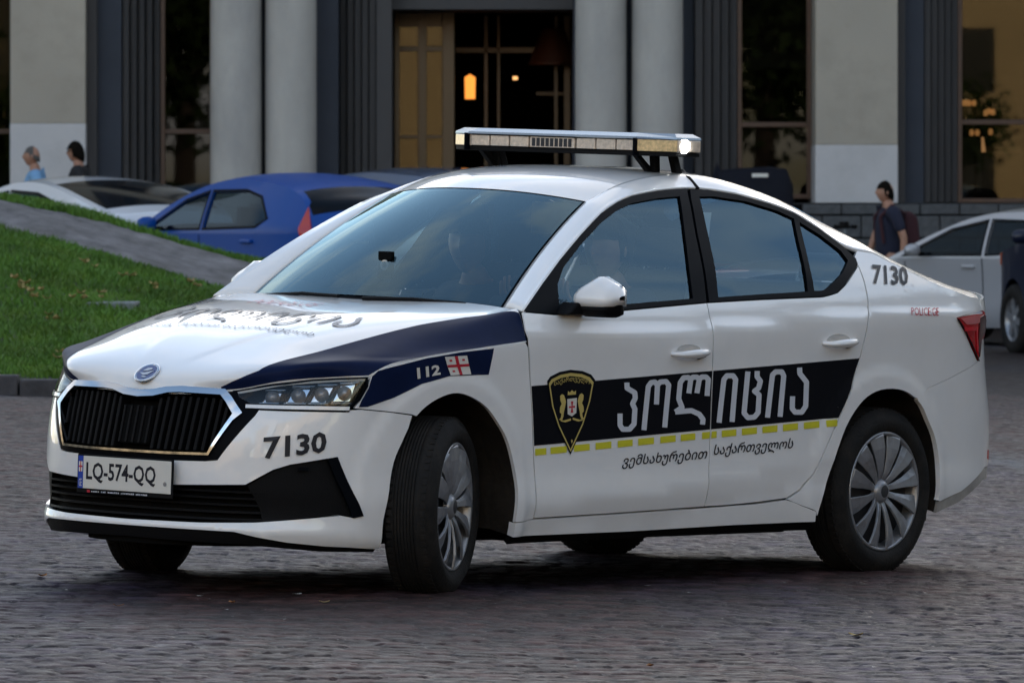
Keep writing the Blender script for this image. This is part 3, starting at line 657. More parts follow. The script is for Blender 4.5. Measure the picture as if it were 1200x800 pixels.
# ---- side lettering and badge ----
PX=np.array([[.003931711251820191,.00018849729289392906],[.00043272493351332003,-.0028046935435791925],[-1.1478743329145307,2.032782927517028],[-8.720886974593873e-05,-.0004667784122472788],[.0008451843106891956,-1.0839582085578423e-05]])
def px2sz(u,v):
    """lettering drawing units to the door surface"""
    u=np.asarray(u,float);v=np.asarray(v,float); return np.stack([u,v,1+0*u,u*v*1e-3,u*u*1e-3],-1)@PX
def dec(name,polys,mt,par,off,union=False,step=.05,sd=1,S=B,fl=None):
    return panel(name,polys,S,mt,par,step=step,lip=0,off=off,side=sd,flip=BF if fl is None else fl,union=union)
def dp(L): return [tuple(q) for q in px2sz(*np.array(L,float).T)]
def clip_s(poly,s0,s1):
    """keep the part of a polygon between two door edges"""
    def cl(P,f):
        o=[]
        for a,b in zip(P,P[1:]+P[:1]):
            fa,fb=f(a),f(b)
            if fa>=0:o.append(a)
            if fa*fb<0: t=fa/(fa-fb); o.append((a[0]+(b[0]-a[0])*t,a[1]+(b[1]-a[1])*t))
        return o
    return cl(cl(list(poly),lambda p:p[0]-s0),lambda p:s1-p[0])
def dfe(z): return float(np.interp(z,[q[1] for q in FDF[::-1]],[q[0] for q in FDF[::-1]]))
def bse(z): return float(np.interp(z,[q[1] for q in BS[::-1]],[q[0] for q in BS[::-1]]))
def rde(z):
    L=[(q[1],q[0]) for q in RDR[::-1]]; return float(np.interp(z,[q[0] for q in L],[q[1] for q in L]))
def topz(s): return .7469+(s-1.8068)/(3.8156-1.8068)*(.8379-.7469)
def botz(s): return .5299+(s-1.8384)/(3.694-1.8384)*(.6119-.5299)
for sd in (1,-1):
    D_,R2=(FDO,RDO) if sd>0 else ([o for o in car.children if o.name.startswith('front_door')][-1],[o for o in car.children if o.name.startswith('rear_door')][-1])
    f0=[(dfe(botz(1.84))+.003,botz(1.84)),(bse(.575)-.0035,botz(2.89)),(bse(.68)-.0035,.68),(bse(.795)-.0035,topz(2.875)),(dfe(.745)+.003,topz(1.80)),(dfe(.64)+.003,.64)]
    dec('door_stripe',[f0],m['black'],D_,.0016,step=.035,sd=sd)
    g=[(bse(.575)+.0035,botz(2.9)),(rde(.61)-.006,botz(3.694)),(rde(.66)-.004,.66),(rde(.72)-.004,.72),(rde(.78)-.004,.78),(rde(.838)-.004,topz(3.81)),(bse(.795)+.0035,topz(2.88)),(bse(.68)+.0035,.68)]
    dec('door_stripe',[g],m['black'],R2,.0016,step=.035,sd=sd)
    # yellow dashes under the stripe
    dashes=[(627,640),(645,664),(672.5,691),(698,716.5),(724,741.5),(748,766.5),(774,792),(798,815),(823,840),(846,863),(869.5,887),(893.5,911),(917.5,935),(942,960),(967,979)]
    for a,b in dashes:
        def yl(u): return 529.5+(u-625)*(494.5-529.5)/(980-625)
        q=dp([(a,yl(a)-3.6),(b,yl(b)-3.6),(b,yl(b)+4.2),(a,yl(a)+4.2)])
        for lo,hi,par in ((1.842,2.892,D_),(2.902,3.69,R2)):
            c=clip_s(q,lo,hi)
            if len(c)>2 and max(p[0] for p in c)-min(p[0] for p in c)>.006: dec('yellow_dash',[c],m['yellow'],par,.0018,sd=sd)
    if sd<0: continue
    # big word in strokes
    r1=lambda L:[(x/6.153+630,y/6.153+420) for x,y in L]; r2=lambda L:[(x/5+790,y/5+400) for x,y in L]
    LET=[[r1([(640,172),(642,212),(698,245),(702,285),(682,325),(700,362),(694,470),(662,508),(612,508),(593,480),(593,395)])],
     [r1([(765,515),(795,200),(815,172),(842,168),(861,190),(855,330)]),r1([(861,190),(880,168),(922,164),(942,190),(915,495)])],
     [r2([(191,318),(197,222),(183,207),(158,207),(144,222),(131,302)]),r2([(144,222),(130,208),(106,208),(94,222),(84,303)]),r2([(94,222),(80,210),(52,212),(33,240),(25,335),(45,385),(5,412)]),r2([(5,412),(100,404),(146,425),(168,455),(165,486)])],
     [r2([(262,475),(288,222),(305,200),(342,200),(357,222),(338,470)])],
     [r2([(428,175),(408,418),(430,445),(468,442),(490,415),(495,312),(468,290),(492,272),(502,232),(482,205),(482,172)])],
     [r2([(545,445),(572,195),(590,177),(626,177),(638,200),(618,440)])],
     [r2([(730,152),(732,187),(772,237),(768,378),(745,413),(706,413),(689,392),(691,320)])]]
    for li,lt in enumerate(LET):
        polys=[]
        for ch in lt:
            for (a,b) in zip(ch[:-1],ch[1:]):
                a=np.array(a);b=np.array(b);d=(b-a)/np.linalg.norm(b-a);n=np.array([-d[1],d[0]])*3.0
                polys.append(dp([a+n,b+n,b-n,a-n]))
            for c in ch[1:-1]: polys.append(dp([(c[0]+3.*math.cos(t),c[1]+3.*math.sin(t)) for t in np.linspace(0,2*math.pi,11)[:-1]]))
        dec('lettering',polys,m['grey'],D_ if li<3 else R2,.0032,union=True,step=.05)
    # motto
    for s_,u0,v0,u1,v1,hh_,par in (('ვემსახურებით',728.5,549.5,829,540.5,16,D_),('საქართველოს',836.5,536.5,929.5,528.5,16,R2)):
        def fn(a,b,u0=u0,v0=v0,u1=u1,v1=v1,hh_=hh_):
            q=px2sz(u0+(u1-u0)*a,v0+(v1-v0)*a-hh_*b); return B(q[...,0],q[...,1])+snorm(B,q[...,0],q[...,1])*BF*.0022
        decal_text('motto_lettering',s_,fn,m['darktext'],par,shear=.30,bold=.014)
    # shield
    def shp(cx,cy,k): return [(cx+(x-668)*k,cy+(y-478)*k) for x,y in [(640.5,446.5),(644,441),(655,435.5),(668,433),(682,434.5),(692,438.5),(697,445),(693,468),(684,498),(668,532.5),(653,500),(645,475)]]
    shs=dec('shield_badge',[dp(shp(668,478,1))],m['black'],D_,.0030,step=.03)
    dec('shield_border',[dp(shp(668,478.5,.93)),dp(shp(668,479,.86))],m['gold'],shs,.0036)
    r=lambda L:dp([(x/6.153+630,y/6.153+420) for x,y in L])
    dec('arms_shield',[r([(210,290),(280,282),(276,390),(245,415),(214,400)])],m['platew'],shs,.0038)
    dec('arms_cross',[r([(236,308),(254,306),(248,340),(266,338),(266,354),(248,352),(254,388),(234,390),(241,354),(222,356),(222,342),(241,342)])],m['red'],shs,.0041)
    for s2 in (1,-1):
        q=lambda L:r([(243+s2*(x-243),y-(s2>0)*6) for x,y in L])
        dec('lion',[q([(290,290),(300,262),(315,255),(328,268),(326,300),(316,325),(328,350),(330,385),(318,398),(322,425),(335,440),(312,440),(303,415),(300,385),(292,350),(285,310)])],m['gold'],shs,.0040)
        dec('scroll',[q([(250,430),(300,445),(325,440),(322,450),(290,458),(250,445)])],m['gold'],shs,.0040)
    dec('crown',[r([(212,262),(215,232),(228,244),(243,225),(258,240),(272,228),(272,258)])],m['gold'],shs,.0040)
    dec('shield_point',[r([(236,590),(243,580),(250,590),(243,612)])],m['gold'],shs,.0040)
    def fn(a,b):
        u=648.5+(690-648.5)*a; v=454.5-7*a-1.6*np.sin(a*np.pi)*1.0-7.0*b+5*a*0
        v=453.5-(a*2.0)-4.5*np.sin(a*np.pi)-7.5*b
        q=px2sz(u,v); return B(q[...,0],q[...,1])+snorm(B,q[...,0],q[...,1])*BF*.0042
    decal_text('shield_lettering','საქართველო',fn,m['gold'],shs)
    def btxt(name,s_,q,mt,par,**k):
        """four corners (s,z): bottom left, bottom right, top right, top left"""
        q=np.array(q,float)
        def fn(a,b):
            a=a[:,None];b=b[:,None]; w=(q[0]*(1-a)+q[1]*a)*(1-b)+(q[3]*(1-a)+q[2]*a)*b
            n=snorm(B,w[:,0],w[:,1])*BF; return B(w[:,0],w[:,1])+n*.0042
        return decal_text(name,s_,fn,mt,par,**k)
    btxt('wing_number','112',[(1.16,.7764),(1.2765,.7911),(1.2699,.8278),(1.149,.8160)],m['platew'],WGO,bold=.035)
    fq=np.array([(1.3291,.7878),(1.4447,.7912),(1.4142,.8588),(1.2932,.8541)])
    def fsq(a0,a1,b0,b1):
        o=[]
        for a,b in ((a0,b0),(a1,b0),(a1,b1),(a0,b1)): o.append(tuple((fq[0]*(1-a)+fq[1]*a)*(1-b)+(fq[3]*(1-a)+fq[2]*a)*b))
        return o
    ff=dec('flag_decal',[fsq(0,1,0,1)],m['platew'],WGO,.0040)
    dec('flag_cross',[fsq(.43,.57,0,1)],m['red'],ff,.0048); dec('flag_cross',[fsq(0,1,.43,.57)],m['red'],ff,.0051)
    for a in (.21,.79):
        for b in (.21,.79): dec('flag_small_cross',[fsq(a-.06,a+.06,b-.05,b+.05)],m['red'],ff,.0048)
    btxt('bumper_number','7130',[(.5571,.4866),(.7831,.5148),(.7746,.5898),(.5471,.5642)],m['darktext'],bp,bold=.03)
    qpo=[o for o in car.children if o.name.startswith('rear_quarter_panel')][0]
    btxt('quarter_number','7130',[(3.940,1.1190),(4.1700,1.1130),(4.2100,1.1848),(3.9858,1.1933)],m['darktext'],qpo,bold=.026)
    btxt('web_address','POLICE.GE',[(4.1344,1.002),(4.3229,.9994),(4.3367,1.0288),(4.1485,1.0298)],m['red'],qpo)
# bonnet lettering
def htxt(name,s_,x0,x1,y0,y1,mt,**k):
    # text reads from the front: runs from the car's right to its left, bottom towards the nose
    hp=np.stack([(e,t) for e in np.linspace(-.9,.9,60) for t in np.linspace(.05,.98,60)]); hx=H(hp[:,0],hp[:,1])
    def fn(a,b):
        y=y0+(y1-y0)*a; x=x0+(x1-x0)*b; E=np.clip(y/.7,-1,1); T=np.clip((.8-x)/1.2,0,1)
        for _ in range(12):
            p=H(E,T); h=1e-3; pe=(H(E+h,T)-p)/h; pt=(H(E,T+h)-p)/h; rx=x-p[:,0]; ry=y-p[:,1]
            det=pe[:,0]*pt[:,1]-pe[:,1]*pt[:,0]; E=E+(rx*pt[:,1]-ry*pt[:,0])/det; T=T+(pe[:,0]*ry-pe[:,1]*rx)/det
            E=np.clip(E,-.99,.99); T=np.clip(T,0,1)
        return H(E,T)+snorm(H,E,T)*HF*.0034
    return decal_text(name,s_,fn,mt,hood,**k)
htxt('bonnet_lettering','პოლიცია',.29,.02,-.49,.44,m['bontext'],spacing=1.05)
htxt('bonnet_motto','ვემსახურებით საქართველოს',.375,.325,-.47,.40,m['bontext'])
htxt('bonnet_web_address','POLICE.GE',-.08,-.165,-.29,.02,m['bonred'],bold=.01)
# ---- door handles, mirrors ----
for sd in (1,-1):
    D_=[o for o in car.children if o.name.startswith('front_door')][0 if sd>0 else -1]; R2=[o for o in car.children if o.name.startswith('rear_door')][0 if sd>0 else -1]
    for (s0,s1,z0,z1),par in (((2.612,2.838,.858,.870),D_),((3.562,3.776,.894,.907),R2)):
        V=[]; n=9
        for i in range(n):
            t=i/(n-1); s_=s0+(s1-s0)*t; z_=z0+(z1-z0)*t; hw=.0165*(math.sin(math.pi*min(max(t,.06),.94)))**.45; of=.012+.030*math.sin(math.pi*t)**.7
            for a in range(8):
                an=2*math.pi*a/8; V.append(Bf(s_,z_+hw*math.sin(an),of+.010*math.cos(an)-(.02 if (t<.1 or t>.9) else 0))[0])
        V=np.array(V).reshape(n,8,3); 
        if sd<0: V=V*[1,-1,1]
        V=np.concatenate([V,V[:,:1]],1)
        h=grid('door_handle',V,m['white'],par,flip=sd<0)
        dk=panel('key_cover',[[(s1-.062,z1-.030),(s1-.022,z1-.022),(s1-.020,z1-.008),(s1-.060,z1-.012)]],B,m['plastic'],h,off=.012,side=sd,flip=BF,step=.03,lip=.012)
    mi=empty('door_mirror',parent=car); 
    def cap(y0,y1,prof,name,mt):
        rows=[]
        for t in np.linspace(0,1,11):
            y=y0+(y1-y0)*t; sc=max(.02,(1-abs(2*t-1)**7))**.35; hk=max(.25,1.12-1.25*abs(t-.45))
            rows.append([(-.735+.0+(a)*sc*1.0-.04*t, y, 1.070+b*sc*(hk if b>0 else 1)) for a,b in prof(t)])
        P=np.array(rows); P=np.concatenate([P,P[:,:1]],1)
        if sd<0: P=P*[1,-1,1]
        return grid(name,P,mt,mi,flip=sd<0)
    def pt_(t):
        pk=.052-.055*abs(t-.42)
        return [(-.050,-.034),(-.053,.0),(-.051,.052),(-.035,.072),(.0,.070),(.045,.045),(.074,.010),(.078,-.012),(.070,-.034)]
    def pb_(t): return [(-.050,-.034),(.070,-.034),(.064,-.052),(.03,-.072),(-.02,-.074),(-.046,-.066)]
    cap(.755,.915,pt_,'mirror_cap',m['white']); cap(.765,.905,pb_,'mirror_base',m['plastic'])
    gy=(.775,.900) if sd>0 else (-.900,-.775)
    MB().box(-.793,-.789,gy[0],gy[1],1.035,1.115).build('mirror_glass',m['chrome'],mi)
    aY=(.725,.80) if sd>0 else (-.80,-.725)
    MB().prism([(-.60,1.005),(-.77,1.005),(-.76,1.035),(-.66,1.050)],'y',*aY).build('mirror_arm',m['plastic'],mi,bw=.008)
# ---- underside, inner shells ----
def footprint(k,dx=0):
    s=np.linspace(0,SMAX,80); p=PL(s)*[1,1]; p=p*[.97,k]; return [tuple(q) for q in p]+[(a,-b) for a,b in p[::-1][1:-1]]
MB().prism(footprint(.60),'z',.17,.24).build('underbody',m['under'],car)
MB().prism([(-.55,-.66),(-2.15,-.66),(-2.15,.66),(-.55,.66)],'z',.175,.23).build('floor_pan',m['under'],car)
for sd in (1,-1):
    # dark inner skin behind the gaps
    IB=[(1.80,.24),(3.50,.28),(3.66,.55),(3.80,.70),(4.0,.76),(4.2,.73),(4.40,.60),(4.46,.30),(SMAX,.28),(SMAX,1.03),(4.8,1.0),(3.0,1.0),(1.75,.96),(1.35,.85),(.90,.76),(.50,.735),(.0,.70),(.0,.24),(.98,.24),(1.0,.45),(1.08,.60),(1.25,.74),(1.45,.76),(1.65,.66),(1.78,.50)]
    panel('inner_skin',[IB],B,m['under'],car,off=-.075,side=sd,flip=BF,step=.08,lip=0)
MB().box(.20,.55,-.62,.62,.20,.62).build('engine_bay',m['under'],car)
# sump and exhaust
MB().tube([(-3.6,-.3,.19),(-2.4,-.25,.20),(-1.0,-.1,.18)],.03).build('exhaust_pipe',m['liner'],car)
# ---- wheels ----
def make_wheel():
    w=empty('wheel',parent=car)
    R,rr,hw=.322,.231,.100
    prof=[(rr-.004,hw-.022),(rr+.004,hw-.008),(rr+.02,hw-.001),(rr+.045,hw+.004),(R-.032,hw-.006),(R-.014,hw-.016),(R-.004,hw-.030),(R-.001,hw-.050)]
    for y in np.linspace(hw-.052,-(hw-.052),9):
        prof+=[(R,y+.004),(R-.0005,y-.006),(R-.007,y-.0075),(R-.007,y-.0105)] if abs(y)<.045 else [(R,y)]
    prof+=[(R-.001,-hw+.05),(R-.014,-hw+.016),(rr+.02,-hw),(rr-.004,-hw+.02)]
    ty=MB().lathe(prof,72).build('tyre',m['tyre'],w,True); 
    # sidewall ribs and tread blocks
    tb=MB()
    for k in range(72):
        a=2*math.pi*k/72
        for y0,y1 in ((hw-.047,hw-.028),(-hw+.028,-hw+.047)):
            c,s_=math.cos(a),math.sin(a); t=(-s_,c)
            b=len(tb.v); 
            for rr2 in (R-.012,R-.0005):
                for y in (y0,y1):
                    for d in (-.009,.009): tb.v.append((c*rr2+t[0]*d,y,s_*rr2+t[1]*d))
            tb.f+=[tuple(b+i for i in q) for q in ((0,1,3,2),(4,6,7,5),(0,4,5,1),(2,3,7,6),(0,2,6,4),(1,5,7,3))]
    tb.build('tread_block',m['tyre'],ty)['kind']='stuff'
    rim=MB().lathe([(rr-.004,hw-.024),(rr,hw-.012),(rr-.006,hw-.008),(rr-.014,hw-.012),(rr-.020,hw-.040),(rr-.03,0),(rr-.02,-hw+.02)],64).build('rim',m['alu'],w,True)
    MB().lathe([(0,hw-.055),(.10,hw-.055),(rr-.02,hw-.06)],40).build('wheel_cover_back',m['rimdark'],rim,True)
    for k in range(12):
        a=2*math.pi*k/12; V=[]
        for (r,wd_,h,tw) in ((.045,.011,hw-.030,0),(.08,.013,hw-.020,.004),(.13,.020,hw-.014,.007),(.17,.029,hw-.013,.009),(rr-.018,.036,hw-.018,.009),(rr-.008,.036,hw-.026,.008)):
            for sgn,dh in ((-1,-tw*.8),(-.2,tw*.2),(1,tw)):
                V.append((r,h+dh,sgn*wd_))
        V2=[]
        for x,y,z in V: V2.append((x*math.cos(a)-z*math.sin(a),y,x*math.sin(a)+z*math.cos(a)))
        Fc=[]
        for i in range(5):
            for j in range(2): Fc.append((i*3+j,i*3+j+1,(i+1)*3+j+1,(i+1)*3+j))
        o=mesh('spoke',V2,Fc,m['alu'],rim); sm=o.modifiers.new('t','SOLIDIFY'); sm.thickness=.010; sm.offset=0; bev(o,.002,2,30)
    MB().lathe([(0,hw-.008),(.026,hw-.009),(.036,hw-.014),(.046,hw-.024),(.048,hw-.040)],32).build('hub_cap',m['alu'],rim,True)
    MB().lathe([(0,hw-.006),(.018,hw-.0065),(.024,hw-.0085)],24).build('hub_badge',m['rimdark'],rim,True)
    return w
wh0=make_wheel()
def dup_tree(o,parent):
    c=o.copy(); COL.objects.link(c); c.parent=parent
    for ch in o.children: dup_tree(ch,c)
    return c
ST=R_(23)
whs=[((-.016,.662,.317),ST),((0,-.645,.322),math.pi+R_(20)),((-2.700,.640,.322),0),((-2.700,-.640,.322),math.pi)]
for i,(p,a) in enumerate(whs):
    w=wh0 if i==0 else dup_tree(wh0,car); w.location=p; w.rotation_euler=(0,(.1,.5,.26,1)[i],0); w.rotation_mode='ZYX' if 0 else 'XYZ'
    w.matrix_local=Matrix.Translation(p)@Matrix.Rotation(a,4,'Z')@Matrix.Rotation((.13,.5,.26,1)[i],4,'Y')
for sg in (1,-1):
    MB().cyl((0,sg*.35,.31),(0,sg*.6,.32),.03).cyl((-2.69,sg*.3,.31),(-2.69,sg*.6,.32),.04).build('axle',m['under'],car)
# ---- cabin ----
def seat(x,y,w=.40,name='front_seat'):
    s_=empty(name,parent=car); 
    bev(MB().prism([(x-.22,.50),(x+.25,.52),(x+.27,.60),(x-.20,.62)],'y',y-w/2,y+w/2).build('seat_cushion',m['seat'],s_),.03,3)
    bev(MB().prism([(x-.22,.58),(x-.14,.58),(x-.24,1.16),(x-.33,1.16)],'y',y-w/2+.01,y+w/2-.01).build('seat_back',m['seat'],s_),.04,3)
    bev(MB().prism([(x-.26,1.17),(x-.31,1.17),(x-.35,1.31),(x-.28,1.32)],'y',y-.11,y+.11).build('head_restraint',m['seat'],s_),.03,3)
    MB().tube([(x-.28,y-.05,1.14),(x-.29,y-.05,1.2)],.008).tube([(x-.28,y+.05,1.14),(x-.29,y+.05,1.2)],.008).build('restraint_post',m['chrome'],s_)
    return s_
seat(-1.45,.33); seat(-1.45,-.33)
rs=empty('rear_seat',parent=car)
bev(MB().prism([(-2.15,.5),(-2.60,.5),(-2.60,.62),(-2.15,.62)],'y',-.6,.6).build('seat_cushion',m['seat'],rs),.03,3)
bev(MB().prism([(-2.55,.6),(-2.63,.6),(-2.85,1.10),(-2.74,1.12)],'y',-.6,.6).build('seat_back',m['seat'],rs),.03,3)
for y in (-.35,.35): bev(MB().prism([(-2.73,1.12),(-2.80,1.12),(-2.84,1.22),(-2.76,1.23)],'y',y-.1,y+.1).build('head_restraint',m['seat'],rs),.02,3)
db=[(-.50,.60),(-.50,1.005),(-.56,1.015),(-.85,1.015),(-.95,.96),(-.98,.80),(-.90,.60)]
bev(MB().prism(db,'y',-.63,.63).build('dashboard',m['dash'],car),.02,3)
bev(MB().prism([(-.86,1.0),(-.99,.97),(-.99,1.04),(-.90,1.055)],'y',.20,.46).build('instrument_hood',m['dash'],car),.015,3)
sw=MB(); n=28
rim_=[]
for i in range(n): rim_.append((.185*math.cos(2*math.pi*i/n),.16*math.sin(2*math.pi*i/n),0))
for i in range(n): sw.cyl(rim_[i],rim_[(i+1)%n],.014,n=8)
sw.cyl((0,0,-.01),(0,0,.012),.06,n=16).box(-.17,.17,-.016,.016,-.008,.008)
swo=sw.build('steering_wheel',m['dash'],car); swo.matrix_local=Matrix.Translation((-1.05,.33,.98))@Matrix.Rotation(R_(-68),4,'Y')@Matrix.Rotation(R_(90),4,'Z')
for sg in (1,):
    p=RF(np.array([.62]),np.array([.10]))[0]
    MB().box(-1.20,-1.19,.15,.44,1.285,1.405).build('sun_visor',m['visor'],car,bw=.004)
    b=[o for o in car.children if o.name.startswith('sun_visor')][-1]; 
for y0 in (-.62,.60): MB().prism([(-1.60,.6),(-1.70,.6),(-1.80,1.38),(-1.72,1.38)],'y',y0*.86,(y0+.02)*.86+.0).build('centre_pillar_trim',m['lining'],car)
rm=MB().box(-1.02,-.995,-.12,.08,1.335,1.385).cyl((-1.0,-.02,1.37),(-.97,-.02,1.43),.012).build('interior_mirror',m['dash'],car)
pr=WS(np.array([-.02]),np.array([.27]))[0]+[-.008,0,-.008]
rg_=MB().lathe([(.011,.001),(.019,.001),(.019,-.004),(.011,-.004)],24,'x'); rg_.build('windscreen_sticker',m['platew'],car).location=tuple(pr)
MB().box(pr[0]-.03,pr[0]-.01,-.05,.01,pr[2]-.05,pr[2]+.05).build('dash_camera',m['under'],car)
MB().box(-1.9,-1.89,-.16,-.13,1.16,1.21).build('belt_buckle',m['copper'],car)
# ---- light bar ----
lb=empty('light_bar',parent=car)
def ring(k=1.,dx=0,h=0): return [(-1.465-dx,.435*k),(-1.465-dx,-.435*k),(-1.55,-.575*k),(-1.70,-.575*k),(-1.785+dx,-.435*k),(-1.785+dx,.435*k),(-1.70,.575*k),(-1.55,.575*k)]
ZL=1.612
lb.matrix_local=Matrix.Translation((-.02,0,1.592))@Matrix.Diagonal((1,.93,1,1))@Matrix.Translation((0,0,-1.612))
bev(MB().prism([(x,y) for x,y in ring(.99,.01)],'z',ZL-.006,ZL+.010).build('bar_base',m['plastic'],lb),.003)
bev(MB().prism([(x,y) for x,y in ring(.96,.02)],'z',ZL+.010,ZL+.056).build('bar_core',m['rimdark'],lb),.002)
V=[(x,y,ZL+.058) for x,y in ring(1.0,-.004)]+[(x,y,ZL+.066) for x,y in ring(.995,.004)]+[(x*.9+-1.62*.1 if 0 else (-1.625+(x+1.625)*.72),y*.95,ZL+.080) for x,y in ring(1.)]
Fc=[(i,(i+1)%8,8+(i+1)%8,8+i) for i in range(8)]+[(8+i,8+(i+1)%8,16+(i+1)%8,16+i) for i in range(8)]+[tuple(range(16,24)),tuple(range(7,-1,-1))]
o=mesh('bar_lid',V,Fc,m['silver'],lb); 
bmx=bmesh.new(); bmx.from_mesh(o.data); bmesh.ops.recalc_face_normals(bmx,faces=bmx.faces); bmx.to_mesh(o.data); bmx.free()
xf=-1.4725
def mod(y0,y1,mt,name='lamp_module',x=xf,z0=.014,z1=.053): return MB().box(x-.02,x+.004,y0,y1,ZL+z0,ZL+z1).build(name,mt,lb,bw=.003)
ys=[-.425,-.3225,-.220,-.1175]
for a,b in zip(ys[:-1],ys[1:]): mod(a+.004,b-.004,m['modl'])
ys=[.125,.228,.331,.428]
for a,b in zip(ys[:-1],ys[1:]): mod(a+.004,b-.004,m['modl'])
sg_=mod(-.112,.118,m['modl'],'siren_grille')
for k in range(9): MB().box(xf+.003,xf+.0062,-.100+k*.0235,-.100+k*.0235+.016,ZL+.018,ZL+.049).build('grille_hole',m['rimdark'],sg_)
for s_ in (1,-1):
    for q,(xa,ya,xb,yb) in enumerate(((-1.468,.437,-1.552,.575),(-1.555,.578,-1.695,.578))):
        V=[(xa,ya*s_,ZL+.012),(xb,yb*s_,ZL+.012),(xb,yb*s_,ZL+.056),(xa,ya*s_,ZL+.056)]
        d=np.array([xb-xa,yb-ya]); d/=np.hypot(*d); n=np.array([-d[1],d[0]]); n=n if n[1]>0 else -n
        V+= [(x-n[0]*.02,y-n[1]*.02*s_,z) for x,y,z in V]
        o=mesh('corner_module' if q==0 else 'end_lamp',V,[(0,1,2,3),(4,7,6,5),(0,4,5,1),(1,5,6,2),(2,6,7,3),(3,7,4,0)],m['amber'] if (q==0 and s_>0) else m['lens'] if q==1 and s_<0 else m['modl'],lb); bev(o,.003)
ld=MB().lathe([(0,.012),(.012,.010),(.020,.0)],20,'y').build('lit_lamp',m['led'],lb,True); ld.location=(-1.60,.572,ZL+.034); ld.scale=(1.7,1.2,1.35)
for s_ in (1,-1):
    MB().box(-1.800,-1.45,.4365*s_-.004,.4365*s_+.004,ZL-.004,ZL+.0605).build('bar_band',m['trim'],lb)
    P_=RF(np.array([1.*s_]),np.array([.64]))[0]
    f=empty('mounting_foot',parent=lb)
    MB().prism([(-1.50,ZL-.004),(-1.53,ZL-.004),(-1.615,ZL-.062),(-1.58,ZL-.066)],'y',.40*s_-.012,.40*s_+.012).prism([(-1.585,ZL-.004),(-1.62,ZL-.004),(-1.625,ZL-.078),(-1.595,ZL-.078)],'y',.42*s_-.014,.42*s_+.014).prism([(-1.66,ZL-.004),(-1.70,ZL-.004),(-1.735,ZL-.085),(-1.695,ZL-.085)],'y',.45*s_-.012,.45*s_+.012).build('strut',m['plastic'],f,bw=.003)
    bev(MB().box(-1.745,-1.565,.385*s_-.0,.485*s_,ZL-.098,ZL-.076).build('foot_pad',m['plastic'],f),.005)
    MB().tube([(-1.70,.47*s_,ZL-.080),(-1.705,.515*s_,ZL-.088),(-1.705,.560*s_,ZL-.125)],.010).build('gutter_clamp',m['plastic'],f)
MB().lathe([(0,.045),(.012,.044),(.024,.032),(.034,.0)],20,'z').build('roof_aerial',m['plastic'],car,True).location=tuple(RF(np.array([0.]),np.array([1.30]))[0]+[0,0,-.004])
# ================= ground =================
def cobble(X,Y):
    """height of worn setts, metres"""
    X,Y=X*.866+Y*.5+.05*np.sin(Y*2.1+X),-X*.5+Y*.866+.05*np.sin(X*2.7-Y*.8)
    a,b=.14,.11; r=np.floor(Y/b); xs=X/a+.5*(r%2)+.13*np.sin(r*1.7); c=np.floor(xs)
    h=np.sin(c*12.9898+r*78.233)*43758.5453; h=h-np.floor(h)
    fx=xs-c-.5; fy=Y/b-r-.5
    d=np.maximum(abs(fx+.06*(h-.5)),abs(fy+.06*(h-.5)))
    dome=np.clip((.5-d)/.12,0,1); dome=dome*dome*(3-2*dome)
    return .008*dome+.008*(h-.5)+.006*np.sin(X*2.3+Y*.7)+.005*np.sin(X*.9-Y*1.9+1)
def paving_mat():
    m=bpy.data.materials.new('worn_setts'); m.use_nodes=True; N=m.node_tree.nodes; L=m.node_tree.links; b=N['Principled BSDF']
    g=N.new('ShaderNodeNewGeometry')
    def noise(sc,det=6,st=None,rough=.6):
        mp=N.new('ShaderNodeMapping'); mp.inputs['Scale'].default_value=st or (1,1,1); L.new(g.outputs['Position'],mp.inputs[0])
        n=N.new('ShaderNodeTexNoise'); n.inputs['Scale'].default_value=sc; n.inputs['Detail'].default_value=det; n.inputs['Roughness'].default_value=rough; L.new(mp.outputs[0],n.inputs['Vector']); return n.outputs[0]
    def ramp(src,a,ca,b_,cb):
        r=N.new('ShaderNodeValToRGB'); e=r.color_ramp.elements; e[0].position=a;e[1].position=b_; e[0].color=(*ca,1); e[1].color=(*cb,1); L.new(src,r.inputs[0]); return r.outputs[0]
    def mix(f,a,c,t='MIX'):
        x=N.new('ShaderNodeMixRGB'); x.blend_type=t; 
        for i,q in enumerate((f,a,c)):
            if isinstance(q,(int,float)): x.inputs[i].default_value=q
            elif isinstance(q,tuple): x.inputs[i].default_value=(*q,1)
            else: L.new(q,x.inputs[i])
        return x.outputs[0]
    base=ramp(noise(9,8),.34,(.007,.0055,.009),.66,(.036,.027,.043))
    patch=ramp(noise(.35,5,(1,.22,1),.55),.42,(0,0,0),.49,(1,1,1))
    c=mix(patch,base,ramp(noise(7,8),.35,(.013,.0055,.0045),.68,(.050,.022,.019)))
    pale=ramp(noise(.5,4,(1,.16,1),.6),.60,(0,0,0),.70,(.7,.7,.7))
    c=mix(pale,c,(.052,.064,.070))
    at_=N.new('ShaderNodeAttribute'); at_.attribute_name='sett'; sp=N.new('ShaderNodeSeparateColor'); L.new(at_.outputs['Color'],sp.inputs[0])
    tone=ramp(sp.outputs[0],0,(.38,.36,.36),1,(1.85,1.80,1.85)); c=mix(1.0,c,tone,'MULTIPLY')
    c=mix(sp.outputs[1],c,(.012,.009,.007))
    spec=ramp(noise(60,3),.66,(0,0,0),.72,(1,1,1)); c=mix(spec,c,(.15,.14,.13))
    L.new(c,b.inputs['Base Color'])
    rr=ramp(noise(14,5),.3,(.42,)*3,.7,(.75,)*3); L.new(rr,b.inputs['Roughness']); b.inputs['Specular IOR Level'].default_value=.2
    u=N.new('ShaderNodeBump'); u.inputs['Strength'].default_value=.55; u.inputs['Distance'].default_value=.012
    L.new(noise(32,6,(1,.8,1)),u.inputs['Height']); L.new(u.outputs[0],b.inputs['Normal'])
    return m
